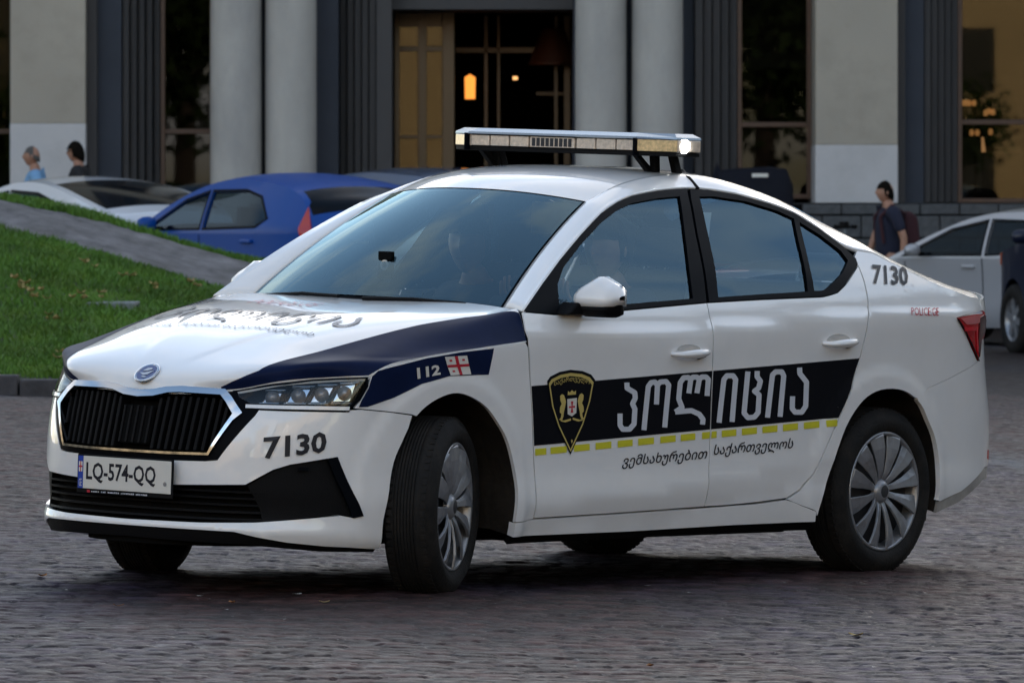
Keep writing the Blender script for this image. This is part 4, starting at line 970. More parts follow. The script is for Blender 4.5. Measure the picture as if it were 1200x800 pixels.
PAV=paving_mat()
def sheet(name,xs,ys,fn,mt,smooth=True):
    X,Y=np.meshgrid(xs,ys,indexing='ij'); Z=fn(X,Y); n,k=X.shape; V=np.stack([X,Y,Z],-1).reshape(-1,3)
    i=np.arange(n-1)[:,None]*k+np.arange(k-1)[None]; T=np.stack([i,i+k,i+k+1,i+1],-1).reshape(-1,4)
    return fast_mesh(name,V,T,mt,None,smooth)
def near_z(X,Y):
    e=np.clip(np.minimum(np.minimum(X+3.9,4.48-X),np.minimum(Y-20.5,51.9-Y))/.45,0,1); e=e*e*(3-2*e)
    return GZ(X,Y)+e*cobble(X,Y)-(1-e)*.0175
ys=[20.5]
while ys[-1]<52: ys.append(ys[-1]+.018*(ys[-1]/25)**1.6)
near=sheet('paving',np.arange(-3.9,4.5,.019),np.array(ys),near_z,PAV); near['kind']='structure'
def cobble_attr(o):
    me=o.data; V=np.empty(len(me.vertices)*3,np.float32); me.vertices.foreach_get('co',V); V=V.reshape(-1,3); X,Y=V[:,0].astype(float),V[:,1].astype(float)
    X,Y=X*.866+Y*.5+.05*np.sin(Y*2.1+X),-X*.5+Y*.866+.05*np.sin(X*2.7-Y*.8)
    a,b=.14,.11; r=np.floor(Y/b); xs=X/a+.5*(r%2)+.13*np.sin(r*1.7); c=np.floor(xs); h=np.sin(c*12.9898+r*78.233)*43758.5453; h=h-np.floor(h); h2=(h*7.31)%1
    fx=xs-c-.5; fy=Y/b-r-.5; d=np.maximum(abs(fx+.06*(h-.5)),abs(fy+.06*(h-.5))); j=np.clip((d-.40)/.08,0,1)*.8
    col=np.stack([h2,j,h,np.ones_like(h)],1).astype(np.float32); at=me.color_attributes.new('sett','FLOAT_COLOR','POINT'); at.data.foreach_set('color',col.ravel())
cobble_attr(near)
far=sheet('ground',np.concatenate([[-2500,-900,-300,-100],np.linspace(-40,40,41),[100,300,900,2500]]),np.concatenate([[-2500,-900,-300,-100,-40,-20],np.linspace(0,120,61),[160,300,900,2500]]),lambda X,Y:GZ(np.clip(X,-25,25),np.clip(Y,0,120))-.022,PAV); far['kind']='structure'
# grass bank with a path across it
KY=45.4
def ridge(X): return np.interp(X,[-30,-8,-4.13,-3.44,-2.75,-1.93,-1.2,-.4],[2.5,1.88,1.405,1.245,1.055,.835,.61,.18])
def LZ(X,Y):
    g0=GZ(X,KY)+.09; r=ridge(X); t=np.clip((Y-KY)/(60-KY),0,1); t2=np.clip((Y-60)/9,0,1)
    z=g0+(r-g0)*(t*.8+.2*t*t*(3-2*t)); z=z-(z-GZ(X,Y)+.05)*(t2*t2*(3-2*t2))
    return z+.025*np.sin(X*3.1+Y*1.3)*np.sin(Y*.9)*np.clip((Y-KY)/2,0,1)
SOIL=mat('lawn_soil',(.022,.030,.012),.95,var=.4,vscale=5)
lawn=sheet('lawn_ground',np.linspace(-16,-.45,90),np.linspace(KY,69,120),LZ,SOIL); lawn['kind']='structure'
def on_bank(u,v):
    y=np.linspace(KY,60,800); x=(u-600)/F_*y; pv=227+F_*(CAMH-LZ(x,y))/y; i=np.argmin(abs(pv-v)); return x[i],y[i]
lo=np.array([on_bank(u,v) for u,v in ((-240,212),(-120,240),(0,269),(100,292),(200,321),(290,347),(330,362))]); hi=np.array([on_bank(u,v) for u,v in ((-240,180),(-120,207),(0,236),(100,257),(200,284),(310,314),(350,330))])
lo=np.array(smoothpoly(lo,8)); hi=np.array(smoothpoly(hi,8))
lo=lo+np.stack([.0*lo[:,0],.10*np.sin(np.arange(len(lo))*1.9)*np.sin(np.arange(len(lo))*.7)],1); hi=hi+np.stack([.0*hi[:,0],.12*np.sin(np.arange(len(hi))*2.3+1)*np.sin(np.arange(len(hi))*.9)],1)
tt_=np.linspace(0,1,14)[None,:,None]; PP=lo[:,None]*(1-tt_)+hi[:,None]*tt_
P3=np.concatenate([PP,(LZ(PP[...,0],PP[...,1])+.012)[...,None]],-1)
pth=grid('path',P3,mat('path_stone',(.13,.122,.122),.85,var=.6,vscale=5,bump=1.0,bscale=14,dirt=(.06,.055,.045),dscale=2.6,damt=.9,stretch=(1,.35,1)),None); pth['kind']='structure'
pathpoly=[tuple(q) for q in lo]+[tuple(q) for q in hi[::-1]]
# edging stones along the path, a part of the path
es=MB()
def blades(name,n,xr,yr,hmin,hmax,w,mt,excl=True,rng=RNG):
    X=rng.uniform(*xr,n); Y=rng.uniform(*yr,n)
    if excl: k=~inside(np.stack([X,Y],1),pathpoly); X,Y=X[k],Y[k]
    n=len(X); Z=LZ(X,Y)-.005; pn=.5+.5*np.sin(X*1.7+3*np.sin(Y*.8))*np.sin(Y*1.3+X); h=rng.uniform(hmin,hmax,n)*(.6+.75*pn); a=rng.uniform(0,6.283,n); lean=rng.normal(0,.45,(n,2))*h[:,None]
    b=np.stack([X,Y,Z],1); d=np.stack([np.cos(a),np.sin(a),0*a],1)*w*.5
    mid=b+np.concatenate([lean*.35,h[:,None]*.6],1); tip=b+np.concatenate([lean,h[:,None]],1)
    V=np.stack([b-d,b+d,mid+d*.8,mid-d*.8,tip],1).reshape(-1,3); i=np.arange(n)[:,None]*5
    T=np.concatenate([i+[0,1,2],i+[0,2,3],i+[3,2,4]]); return fast_mesh(name,V,T,mt)
def grassmat(name,c,v=.4,vs=1.1):
    m=mat(name,c,.6,var=v,vscale=vs,spec=.25,dirt=(c[0]*2.0,c[1]*1.25,c[2]*.8),dscale=2.3,damt=.5)
    return m
g1=blades('grass',150000,(-6.2,-.5),(KY+.1,61.5),.035,.075,.010,grassmat('grass_green',(.075,.165,.020))); tag(g1,'short mown green grass covering the sloping bank','grass',kind='stuff')
g2=blades('grass',26000,(-15,-6.2),(KY+.1,62),.04,.08,.02,bpy.data.materials['grass_green']); tag(g2,'short mown green grass on the far left of the bank','grass',kind='stuff')
# kerb stones
KM=mat('kerb_stone',(.055,.052,.055),.85,var=.35,vscale=6,bump=.5,bscale=30,dirt=(.02,.018,.016),dscale=4)
kerb=empty('kerb',(0,0,0)); kerb['kind']='structure'
x=-12.0
while x<-.6:
    z=float(GZ(x+.5,KY)); q=MB().box(x+.006,x+.994,KY-.20,KY+.0,z-.1,z+.105+random.uniform(-.006,.006)).build('kerb_stone',KM,kerb,bw=.012); x+=1.0
# low stone cover set in the grass, dead leaves
cx,cy=on_bank(133,361)
tag(MB().box(cx-.17,cx+.17,cy-.45,cy+.3,float(LZ(cx,cy))-.05,float(LZ(cx,cy))+.045).build('drain_cover',mat('cover_stone',(.16,.18,.18),.8,var=.3,vscale=12),bw=.01),'flat grey stone drain cover set in the lawn left of the police car','drain cover')
LEAF=[mat('dead_leaf_a',(.28,.12,.035),.7,var=.3,vscale=40),mat('dead_leaf_b',(.35,.26,.10),.7,var=.3,vscale=40),mat('pale_litter',(.50,.48,.44),.7)]
def leafmesh(s,c):
    V=[];F=[]
    n=6
    for i in range(n+1):
        t=i/n; w_=math.sin(math.pi*t)**.8*.34*s; x_=(t-.5)*s; z_=c*s*(abs(t-.5)*2)**2
        V+=[(x_,-w_,z_+c*s*.4),(x_,0,z_),(x_,w_,z_+c*s*.5)]
    for i in range(n): 
        for j in range(2): F.append((i*3+j,i*3+3+j,i*3+4+j,i*3+1+j))
    return V,F
lawnleaves=[(33,345,'orange'),(40,352,''),(47,358,''),(92,357,''),(127,355,''),(105,318,''),(68,426,''),(228,341,''),(60,382,''),(22,338,''),(150,330,''),(175,345,'')]
Vs=[];Fs=[]
for (u,v,_) in lawnleaves:
    for k in range(3):
        V,Fq=leafmesh(random.uniform(.05,.09),.3); a=random.uniform(0,6); x,y=on_bank(u+random.uniform(-9,9),v+random.uniform(-4,4)); z=float(LZ(x,y))+.055; b=len(Vs)
        Vs+=[(x+p*math.cos(a)-q*math.sin(a),y+p*math.sin(a)+q*math.cos(a),z+r) for p,q,r in V]; Fs+=[tuple(b+i for i in f) for f in Fq]
tag(mesh('fallen_leaves',Vs,Fs,LEAF[1]),'dead yellow leaves scattered over the lawn','leaves',kind='stuff')
def ground_y(u,v):
    y=np.linspace(23.2,60,3000); x=(u-600)/F_*y; pv=227+F_*(CAMH-GZ(x,y))/y; i=np.argmin(abs(pv-v)); return float(x[i]),float(y[i])
for (u,v,k,lab,s) in [(50,678,0,'curled orange leaf on the paving left of the front wheels',.07),(78,694,2,'small white scrap on the paving below the number plate',.035),(234,701,2,'white scrap on the paving in front of the right front tyre',.04),(265,717,2,'tiny white scrap, lowest of those left of centre',.035),(272,709,0,'orange leaf on the paving ahead of the bumper',.06),(139,713,0,'brown leaf on the paving under the left edge of the bumper',.06),(348,699,2,'long pale scrap on the paving under the bumper corner',.07),(380,709,1,'tan leaf on the paving under the bumper corner',.06),(452,720,2,'white scrap on the paving just left of the turned front tyre',.035),(508,706,1,'tan leaf touching the turned front tyre',.06),(759,689,2,'white scrap on the paving under the front door',.04),(808,697,2,'white scrap on the paving under the rear door',.03),(1003,748,1,'long tan leaf on the paving in front of the rear wheel',.09),(1025,785,2,'small white scrap near the bottom right of the paving',.04),(762,785,0,'dark curled leaf near the bottom edge of the paving',.06)]:
    V,Fq=leafmesh(s*.62,.15 if k<2 else .05); x,y=ground_y(u,v); o=mesh('fallen_leaf' if k<2 else 'litter_scrap',V,Fq,LEAF[k]); o.location=(x,y,float(GZ(x,y))+.010); o.rotation_euler=(0,0,random.uniform(0,6)); tag(o,lab,'leaf' if k<2 else 'litter','small leaves and scraps on the paving')
# ================= hotel front =================
FD_=88.0
def ux(u): return (u-600)/F_*FD_
def vz(v): return CAMH-(v-227)/F_*FD_
hotel=empty('hotel_building',(0,90,0)); tag(hotel,'grey stone hotel front with paired round columns and dark glazed bays','building')
hotel.matrix_world=Matrix.Identity(4)
ZT=18.5; ZB=-.9
def hb(name,u0,u1,v0,v1,d0,d1,mt,par=hotel,bw=0):
    z0=ZB if v1 is None else vz(v1); z1=ZT if v0 is None else vz(v0)
    return MB().box(ux(u0),ux(u1),FD_+d0,FD_+d1,z0,z1).build(name,mt,par,bw=bw)
def pil(u0,u1,vd):
    hb('pilaster',u0,u1,None,vd,0,2.2,M_['stone'],bw=.01); hb('painted_dado',u0-.3,u1+.3,vd,238,-.004,2.2,M_['stone2'],bw=.01)
pil(12,100,145); pil(956,1052,170)
def steps(u0,u1,n,d0,d1,flip=False):
    w=(u1-u0)/n
    for i in range(n):
        k=i if not flip else n-1-i
        a=u0+i*w; hb('moulding',a+.6,a+w-.4,None,238,d0+(d1-d0)*k/max(1,n-1),2.4,M_['mould'],bw=.015)
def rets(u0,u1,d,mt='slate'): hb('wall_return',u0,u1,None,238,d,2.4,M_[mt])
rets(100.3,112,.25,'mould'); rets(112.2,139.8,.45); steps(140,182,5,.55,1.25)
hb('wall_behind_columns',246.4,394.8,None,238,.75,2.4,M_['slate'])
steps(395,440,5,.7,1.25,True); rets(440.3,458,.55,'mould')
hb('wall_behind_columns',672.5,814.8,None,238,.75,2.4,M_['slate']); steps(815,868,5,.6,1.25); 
rets(1052.4,1062,.25,'mould'); rets(1062.2,1084.8,.45); steps(1085,1130,5,.55,1.25)
for u in (275.5,340,704.5,771):
    c=MB(); r=.305
    pr=[(r*1.22,0),(r*1.22,.10),(r*1.12,.13),(r*1.16,.20),(r*1.05,.26),(r,.32),(r,3.2),(r*.97,6.2),(r*.93,8.2),(r*1.05,8.3),(r*1.2,8.6)]
    c.lathe(pr,40,'z',(ux(u),FD_+.30,-.1)); c.build('column',M_['column'],hotel,True)
    MB().box(ux(u)-.42,ux(u)+.42,FD_-.12,FD_+.72,ZB,-.1).build('column_base',M_['plinth'],hotel,bw=.02)
hb('entablature',-900,2200,-610,-820,-.1,2.6,M_['stone']) if 0 else MB().box(-16,18,87.7,90.6,8.5,9.6).build('entablature',M_['stone'],hotel,bw=.03)
MB().box(-30,70,87.4,90.6,18.2,18.7).build('cornice',M_['stone'],hotel,bw=.03)
MB().box(-30,70,90.0,103,9.6,18.2).build('upper_wall',M_['stone'],hotel)  # carried far beyond the view to block the low sun from the square
# plinth of granite blocks
def blocks(u0,u1,d,courses,par,wpx=46):
    for (v0,v1),off in courses:
        u=u0-off
        while u<u1:
            a,b=max(u,u0),min(u+wpx,u1)
            if b-a>4:
                MB().box(ux(a)+.006,ux(b)-.006,FD_+d+random.uniform(-.006,.006),FD_+d+.35,vz(v1)+.006,vz(v0)-.006).build('granite_block',M_['plinth'],par,bw=.012)
            u+=wpx
pl_=hb('plinth',-2300,7400,238.5,None,.05,2.4,M_['plinth']); pl_=MB().box(ux(930),ux(1260),FD_+.02,FD_+.05,ZB,vz(239)).build('plinth_facing',M_['under'],hotel)
blocks(940,1250,-.06,[((239,252),0),((252.5,279),23),((279.5,306),0),((306.5,334),23),((334.5,362),0)],pl_)
# glazed bays
def bay(u0,u1,vb,vt,bars=(),trans=(),d=1.35,par=hotel,gl='fglass'):
    f=empty('window',parent=par); z0=vz(vb)
    fr=MB(); w=.055
    fr.box(ux(u0),ux(u0)+w,FD_+d-.05,FD_+d+.06,z0,ZT-5).box(ux(u1)-w,ux(u1),FD_+d-.05,FD_+d+.06,z0,ZT-5).box(ux(u0)+w,ux(u1)-w,FD_+d-.05,FD_+d+.06,z0,z0+w)
    for v in trans: fr.box(ux(u0)+w,ux(u1)-w,FD_+d-.04,FD_+d+.05,vz(v)-.03,vz(v)+.03)
    for u in bars: fr.box(ux(u)-.03,ux(u)+.03,FD_+d-.045,FD_+d+.055,z0+w,ZT-5)
    fr.build('frame',M_['brown'],f,bw=.006)
    MB().box(ux(u0)+w*.8,ux(u1)-w*.8,FD_+d+.0,FD_+d+.012,z0+w*.8,ZT-5).build('pane',M_[gl],f)
    return f
b1=bay(182,246,330,0,(),(153,),gl='fglass2'); hb('brass_trim',241.5,245.8,None,165,1.20,1.28,M_['brass'])
b2=bay(868,956,233,0,(),(145,),gl='fglass2'); MB().box(ux(877),ux(955),FD_+1.5,FD_+1.52,vz(62),ZT-5).build('roller_blind',M_['blind'],b2); MB().box(ux(877),ux(955),FD_+1.47,FD_+1.56,vz(79),vz(60)).build('blind_pelmet',M_['curtain'],b2,bw=.02)
b3=bay(1130,1262,238,0,(),(142,)); MB().box(ux(1136),ux(1162),FD_+1.9,FD_+1.93,vz(225),vz(160)).build('curtain',M_['curtain'],b3); MB().cyl((ux(1153.5),FD_+1.7,vz(238)),(ux(1153.5),FD_+1.7,vz(182)),.016).build('lamp_stand',M_['brass'],b3)
for (u,v) in ((1146,118),(1150,118),(1154,118),(1160,118),(1174,130),(1178,128),(1183,129),(1157,154),(1164,154),(1180,153)): 
    MB().lathe([(0,.05),(.022,.04),(.03,0),(.02,-.03),(0,-.03)],8,'z',(ux(u),FD_+3.0,vz(v))).build('chandelier_bulb',M_['warmlamp'],b3,True)
for (u,v) in ((1159,170),(1166,168)): MB().lathe([(.0,.09),(.018,.09),(.045,-.09),(0,-.09)],10,'z',(ux(u),FD_+2.4,vz(v))).build('table_lamp_shade',mat('lamp_shade_lit',(.7,.4,.2),.8,emit=(1,.55,.25),es=.8),b3,True)
MB().box(ux(1172),ux(1215),FD_+2.7,FD_+2.8,vz(178),vz(170)).build('counter_edge',M_['blind'],b3)
bay(-80,12,330,0,(),(153,)); hb('wall_pier',-2300,-82,None,238,0,2.2,M_['stone']); hb('wall_pier',1264,7400,None,238,0,2.2,M_['stone'])  # outer piers run on unseen, lengthened to keep the sun off the car
# plain windows along the rest of the front and on the upper floors
wm_=None
def plainwin(x,y,z0,z1,w=1.5):
    global wm_
    if wm_ is None:
        f=empty('window',parent=hotel)
        MB().box(-w/2-.12,-w/2,-.06,.02,0,1).box(w/2,w/2+.12,-.06,.02,0,1).box(-w/2-.12,w/2+.12,-.08,.02,-.06,0).box(-w/2-.12,w/2+.12,-.08,.02,1,1.06).box(-.03,.03,-.04,.02,0,1).box(-w/2,w/2,-.04,.02,.62,.65).build('frame',M_['brown'],f)
        MB().box(-w/2,w/2,-.015,.015,0,1).build('pane',M_['darkglass'],f); MB().box(-w/2,w/2,.016,.03,0,1).build('blind',M_['inter'],f); wm_=f
    else: f=dup_tree(wm_,hotel)
    f.location=(x,y,z0); f.scale=(1,1,z1-z0)
def dup_tree(o,parent):
    c=o.copy(); COL.objects.link(c); c.parent=parent
    for ch in o.children: dup_tree(ch,c)
    return c
for x_ in list(np.arange(9.5,66,3.6))+list(np.arange(-27.5,-7.5,3.6)): plainwin(x_,87.97,2.0,6.2)
for x_ in np.arange(-28,68,3.2):
    for z_ in (10.4,14.2): plainwin(x_,89.97,z_,z_+2.3)
# entrance
MB().box(ux(458),ux(672),FD_+.9,FD_+2.6,vz(9),8.5).build('portal_lintel',M_['mould'],hotel)
en=empty('entrance_screen',parent=hotel)
D0=2.2
e=MB()
for a,b in ((459,465),(487,497.5),(516,531)): e.box(ux(a),ux(b),FD_+D0-.05,FD_+D0+.06,-.1,vz(9))
for v0,v1 in ((50,56.5),(157,161),(10,27),(230,236)): e.box(ux(465),ux(516),FD_+D0-.045,FD_+D0+.055,vz(v1),vz(v0))
e.build('brass_door_frame',M_['brass'],en,bw=.008)
for a,b,v0,v1 in ((465,487,27,50),(497.5,516,27,50),(465,487,56.5,157),(497.5,516,56.5,157),(465,487,161,230),(497.5,516,161,230)):
    MB().box(ux(a)-.005,ux(b)+.005,FD_+D0,FD_+D0+.01,vz(v1)-.005,vz(v0)+.005).build('door_pane',M_['fglass'],en)
e=MB()
for a,b in ((566,570),(582,585),(652,656),(664,671)): e.box(ux(a),ux(b),FD_+4.2,FD_+4.3,-.1,vz(9))
for v0,v1 in ((48,54),): e.box(ux(531),ux(672),FD_+4.2,FD_+4.3,vz(v1),vz(v0))
e.build('inner_door_frame',M_['brass'],en)
MB().prism([(ux(543),vz(112)),(ux(555),vz(112)),(ux(555.5),vz(86)),(ux(549),vz(82)),(ux(542.5),vz(86))],'y',FD_+3.2,FD_+3.35).build('wall_lantern',M_['lantern'],en)
MB().box(ux(601),ux(607),FD_+5,FD_+5.1,vz(86),vz(82)).build('interior_lamp',M_['warmlamp'],en)
MB().lathe([(.13,0),(.16,-.08),(.30,-.42),(.31,-.45),(.0,-.45)],24,'z',(ux(650),FD_+4.0,vz(25))).build('pendant_shade',M_['copper'],en,True)
MB().box(ux(630),ux(668),FD_+5.2,FD_+5.25,vz(105),vz(101)).build('lit_shelf',M_['brass'],en)
# dark rooms behind the glass
rb_=MB(); rb_.box(-16,18,103,103.2,ZB,9); rb_.box(-16,18,90.5,103,ZB,-.16); rb_.box(-16,18,90.6,103,8.6,9.0); rb_.box(-16.2,-16,90.4,103,ZB,9); rb_.box(18,18.2,90.4,103,ZB,9)
rb_.build('interior_room',M_['inter'],hotel)
for u in (110,300,430,760,1040,1100): hb('partition',u-6,u+6,None,None,2.5,14,M_['inter'])
# buildings and trees across the square, behind the photographer (out of view, added for reflections in glass and paint and for bounce)
CREAM=mat('cream_render',(.46,.37,.24),.85,var=.1,vscale=.4); WIN=mat('far_window',(.03,.035,.04),.2)  # one even cream render for all the houses
def block_(x0,x1,y0,y1,h,lab,rz=0):
    b=empty('town_house',(0,0,0)); tag(b,lab,'building')
    MB().box(x0,x1,y0,y1,-.5,h).build('wall',CREAM,b); MB().box(x0-.3,x1+.3,y0-.3,y1+.3,h,h+.5).build('cornice',CREAM,b)
    fr=MB(); n=int((x1-x0)/3.2); nz=int(h/3.4)
    for i in range(n):
        for j in range(nz):
            a=x0+1.1+i*3.2; fr.box(a,a+1.1,y1-.1,y1+.03,1.0+j*3.4,2.9+j*3.4)
    n2=int((y1-y0)/3.2)
    xf_=x0-.03 if x0>0 else x1+.03
    for i in range(n2):
        for j in range(nz):
            a=y0+1.1+i*3.2; fr.box(min(xf_,xf_+(.1 if x0>0 else -.1)),max(xf_,xf_+(.1 if x0>0 else -.1)),a,a+1.1,1.0+j*3.4,2.9+j*3.4)
    w=fr.build('windows_stuff',WIN,b); w.name='window_row'; w['kind']='stuff'
block_(-60,-12.5,-56,-40,16,'cream town house across the square, left of the photographer'); block_(-6,4.5,-56,-40,17,'narrow cream town house straight across the square'); block_(12,50,-56,-40,16,'long cream town house across the square, right of the photographer')
block_(45,60,-20,84,14,'unseen cream town house on the right side of the square, added for its reflection'); block_(-70,-50,-30,60,12,'cream town house along the left side of the square, in the sun')  # right house is added out of view for its dark reflection in the doors
CROWN=mat('tree_leaves',(.030,.052,.016),.9,spec=.05,var=.5,vscale=.7); BARK=mat('tree_bark',(.05,.038,.028),.9,var=.3,vscale=6)
def leafcloud(n,rad,zc,h):
    r=RNG; c=r.normal(0,1,(26,3)); c/=np.linalg.norm(c,axis=1,keepdims=True); c*=r.uniform(.35,1,(26,1))*[rad,rad,h*.5]; c[:,2]+=zc
    k=r.integers(0,26,n); p=c[k]+r.normal(0,.42,(n,3))*rad*.45; a=r.normal(0,1,(n,3)); a/=np.linalg.norm(a,axis=1,keepdims=True); b=np.cross(a,r.normal(0,1,(n,3))); b/=np.linalg.norm(b,axis=1,keepdims=True); s=.16
    V=np.stack([p-a*s,p+b*s*.6,p+a*s,p-b*s*.6],1).reshape(-1,3); i=np.arange(n)[:,None]*4; return V,i+[0,1,2,3]
Vt,Tt=leafcloud(5200,2.6,5.0,5.0)
t0=empty('tree',(13,-25,0)); cr=fast_mesh('crown',Vt,Tt,CROWN,t0)
tk_=MB().cyl((0,0,-.2),(.1,0,2.6),.26,.18).cyl((.1,0,2.6),(1.0,.3,4.6),.15,.06).cyl((.1,0,2.6),(-.9,-.4,4.8),.14,.05).cyl((.1,0,2.6),(.1,.7,5.4),.14,.05).build('trunk',BARK,t0)
spots=[(11.6,-28),(7.2,-34),(25,-30),(-13.4,-28),(-9.4,-34),(18,14),(18.5,21),(18,28),(19,35),(18,43),(19,52),(-32,0),(-34,10),(-33,19),(-35,28),(-34,38)]  # trees in the house gaps are added to darken hotel window reflections
nm_=['across the square nearest the axis','second tree right of the photographer','third tree right of the photographer','first tree left of the photographer','second tree left of the photographer']+['tree number %s along the right side of the square'%q for q in ('one','two','three','four','five','six')]+['tree number %s along the left side of the square'%q for q in ('one','two','three','four','five')]
for i,(a,b) in enumerate(spots):
    t=t0 if i==0 else dup_tree(t0,None); t.location=(a,b,0 if a<30 else -.9); t.rotation_euler=(0,0,i*1.3); q_=1.22 if 17.5<a<20 else (.66 if abs(a)<14 and b==-28 else (1.5 if b==-34 else 1)); t.scale=(q_,q_,q_*random.uniform(.9,1.1)); t.location.z=0 if a<15 else -.5
    tag(t,'leafy green '+nm_[i] if i>=5 else 'leafy green tree '+nm_[i].replace('tree ',''),'tree','trees around the square')
# ================= other cars =================
TINT=glass('parked_car_glass',(.26,.33,.36),1.28,0,(.6,.8,1))
def bgwheel(par,x,y,R=.31,s=1):
    w=empty('wheel',(x,y,R),0,par)
    MB().lathe([(R*.62,.09),(R*.68,.105),(R*.92,.10),(R,.07),(R,-.07),(R*.92,-.10),(R*.6,-.09)],32).build('tyre',M_['tyre'],w,True)
    rim=MB().lathe([(R*.64,.085),(R*.60,.07),(R*.56,-.02),(R*.56,-.08)],32).build('rim',M_['alu'],w,True); MB().lathe([(0,.0),(R*.58,.0)],24).build('brake_disc',M_['rimdark'],rim)
    for k in range(6):
        a=k*math.pi/3+.2; c,s_=math.cos(a),math.sin(a)
        V=[]
        for r,wd,h in ((.03,.035,.075),(R*.6,.028,.07)):
            for q in (-1,1):
                for dh in (0,-.02): V.append((r*c-q*wd*s_,h+dh,r*s_+q*wd*c))
        mesh('spoke',V,[(0,2,6,4),(1,5,7,3),(0,4,5,1),(2,3,7,6)],M_['alu'],rim)
    MB().lathe([(0,.085),(.04,.08),(.06,.06)],16).build('hub_cap',M_['alu'],rim,True)
    if s<0: w.rotation_euler=(0,0,math.pi)
    return w
def bgcar(name,label,cat,loc,yaw,paint,L,Wd,top,belt,wins,xw,wsr,rwr,tail=None,head=None,group='cars parked along the far kerb',crown=.06,R=.31,doors=(),handle=()):
    """x forward, origin between the wheels; top: side outline front to back incl. bumpers"""
    c=empty(name,loc,yaw); tag(c,label,cat,group)
    H_=max(z for x,z in top); xc=(top[0][0]+top[-1][0])/2; hl=(top[0][0]-top[-1][0])/2
    def S(x,z):
        x=np.asarray(x,float);z=np.asarray(z,float); t=np.clip(abs((x-xc)/hl),0,1)
        pl=(1-.26*t**5.5); zt=np.clip((z-belt)/(H_-belt),0,1.2); lo=np.clip((.42-z)/.3,0,1)
        y=Wd/2*pl*(1-.27*zt**1.15)*(1-.07*lo**2)*(1-.012*np.sin(np.clip((z-.3)/(belt-.3),0,1)*math.pi)) ; return np.stack([x+0*z,y,z+0*x],-1)
    tp=smoothpoly(top,5)
    zb=.20
    arch=lambda x0:[(x0+ (R+.055)*math.cos(a),R+(R+.055)*math.sin(a)) for a in np.linspace(math.pi*1.12,-math.pi*.12,15)]
    fx,rx=xw
    bot=[(top[-1][0],zb+.04)]+[(p[0],max(p[1],zb)) for p in arch(rx)]+[(p[0],max(p[1],zb)) for p in arch(fx)]+[(top[0][0],zb+.02)]
    outline=[p for p in tp if p[1]>zb+.06]+bot
    n0=snorm(S,np.array([0.]),np.array([.6]))[0]; fl=1 if n0[1]>0 else -1
    for sd in (1,-1):
        b=panel('body_side',[outline]+list(wins),S,paint,c,step=.10,lip=.03,side=sd,flip=fl)
        for w in wins: 
            panel('window_surround',[shrink(w,-.022),w],S,M_['trim'],b,step=.12,lip=0,off=.003,side=sd,flip=fl,cust=False)
            panel('side_window',[shrink(w,-.01)],S,TINT,b,step=.12,lip=0,off=-.012,side=sd,flip=fl)
        for d in doors: panel('door_gap',[[(d[0][0],d[0][1]),(d[1][0],d[1][1]),(d[1][0]+.012,d[1][1]),(d[0][0]+.012,d[0][1])]],S,M_['trim'],b,step=.12,lip=0,off=.003,side=sd,flip=fl)
        for h in handle:
            P=S(np.array([h[0]]),np.array([h[1]]))[0]; bev(MB().box(P[0]-.09,P[0]+.09,sd*P[1]-.03,sd*P[1]+.03,P[2]-.018,P[2]+.018).build('door_handle',paint,b),.012,2)
        if tail: panel('tail_lamp',[tail],S,M_['rlens'],c,step=.08,lip=.01,off=.010,side=sd,flip=fl)
        if head: panel('head_lamp',[head],S,M_['clens2'],c,step=.08,lip=.01,off=.010,side=sd,flip=fl)
        for x0 in xw:
            bgwheel(c,x0,sd*(Wd/2-.12),R,sd)
            a=arch(x0); G_=np.stack([np.array([(p[0],S(p[0],p[1])[...,1],p[1]) for p in a]),np.array([(p[0],.45,p[1]) for p in a]),np.array([(x0,.45,.3) for p in a])],0)*[1,sd,1]
            grid('wheel_well',G_,M_['under'],c,smooth=False)
        # mirror
        mx=wsr[0]-.42; P=S(np.array([mx]),np.array([belt+.06]))[0]
        o=MB().lathe([(0,.11),(.05,.10),(.075,.05),(.08,0),(.07,-.06),(0,-.08)],14,'y',(0,0,0)).build('door_mirror',paint,c,True); o.location=(P[0],sd*(P[1]+.12),P[2]+.02); o.scale=(.7,1,.9)
        MB().box(P[0]-.03,P[0]+.03,*sorted((sd*(P[1]-.02),sd*(P[1]+.06))),P[2]-.03,P[2]).build('mirror_arm',M_['plastic'],c)
    T=np.array([p for p in tp]); ye=S(T[:,0],T[:,1])[:,1]; E=np.linspace(-1,1,17)
    def strip(nm,sel,mt,off=0.,k=1.):
        i=np.where(sel)[0]
        if len(i)<2: return None
        P=np.stack([np.stack([T[j,0]+0*E + (0),ye[j]*E*k,T[j,1]+0*E],-1) for j in i],0)
        # crown: push outwards along the outline normal
        for a,j in enumerate(i):
            d=T[min(j+1,len(T)-1)]-T[max(j-1,0)]; n=np.array([-d[1],d[0]]); n/=np.linalg.norm(n)+1e-9
            if n[1]<0 and abs(n[1])>.3: n=-n
            if abs(n[1])<=.3: n=np.array([np.sign(T[j,0]-xc),n[1]])
            cr_=(1-abs(E)**2.2)*crown*(1.6 if abs(n[0])>.7 else 1)+off; P[a,:,0]+=n[0]*cr_; P[a,:,2]+=n[1]*cr_
        return grid(nm,P,mt,c)
    X=T[:,0]; Zt=T[:,1]
    w_=(X<=wsr[0])&(X>=wsr[1])&(Zt>belt-.05); r_=(X<=rwr[0])&(X>=rwr[1])&(Zt>belt-.05)
    iw=np.where(w_)[0]; ir=np.where(r_)[0]; n_=len(X); rngs=[(0,iw[0]),(iw[-1],ir[0]),(ir[-1],n_-1)]
    for a_,b_ in rngs: strip('body_top',(np.arange(n_)>=a_)&(np.arange(n_)<=b_),paint)
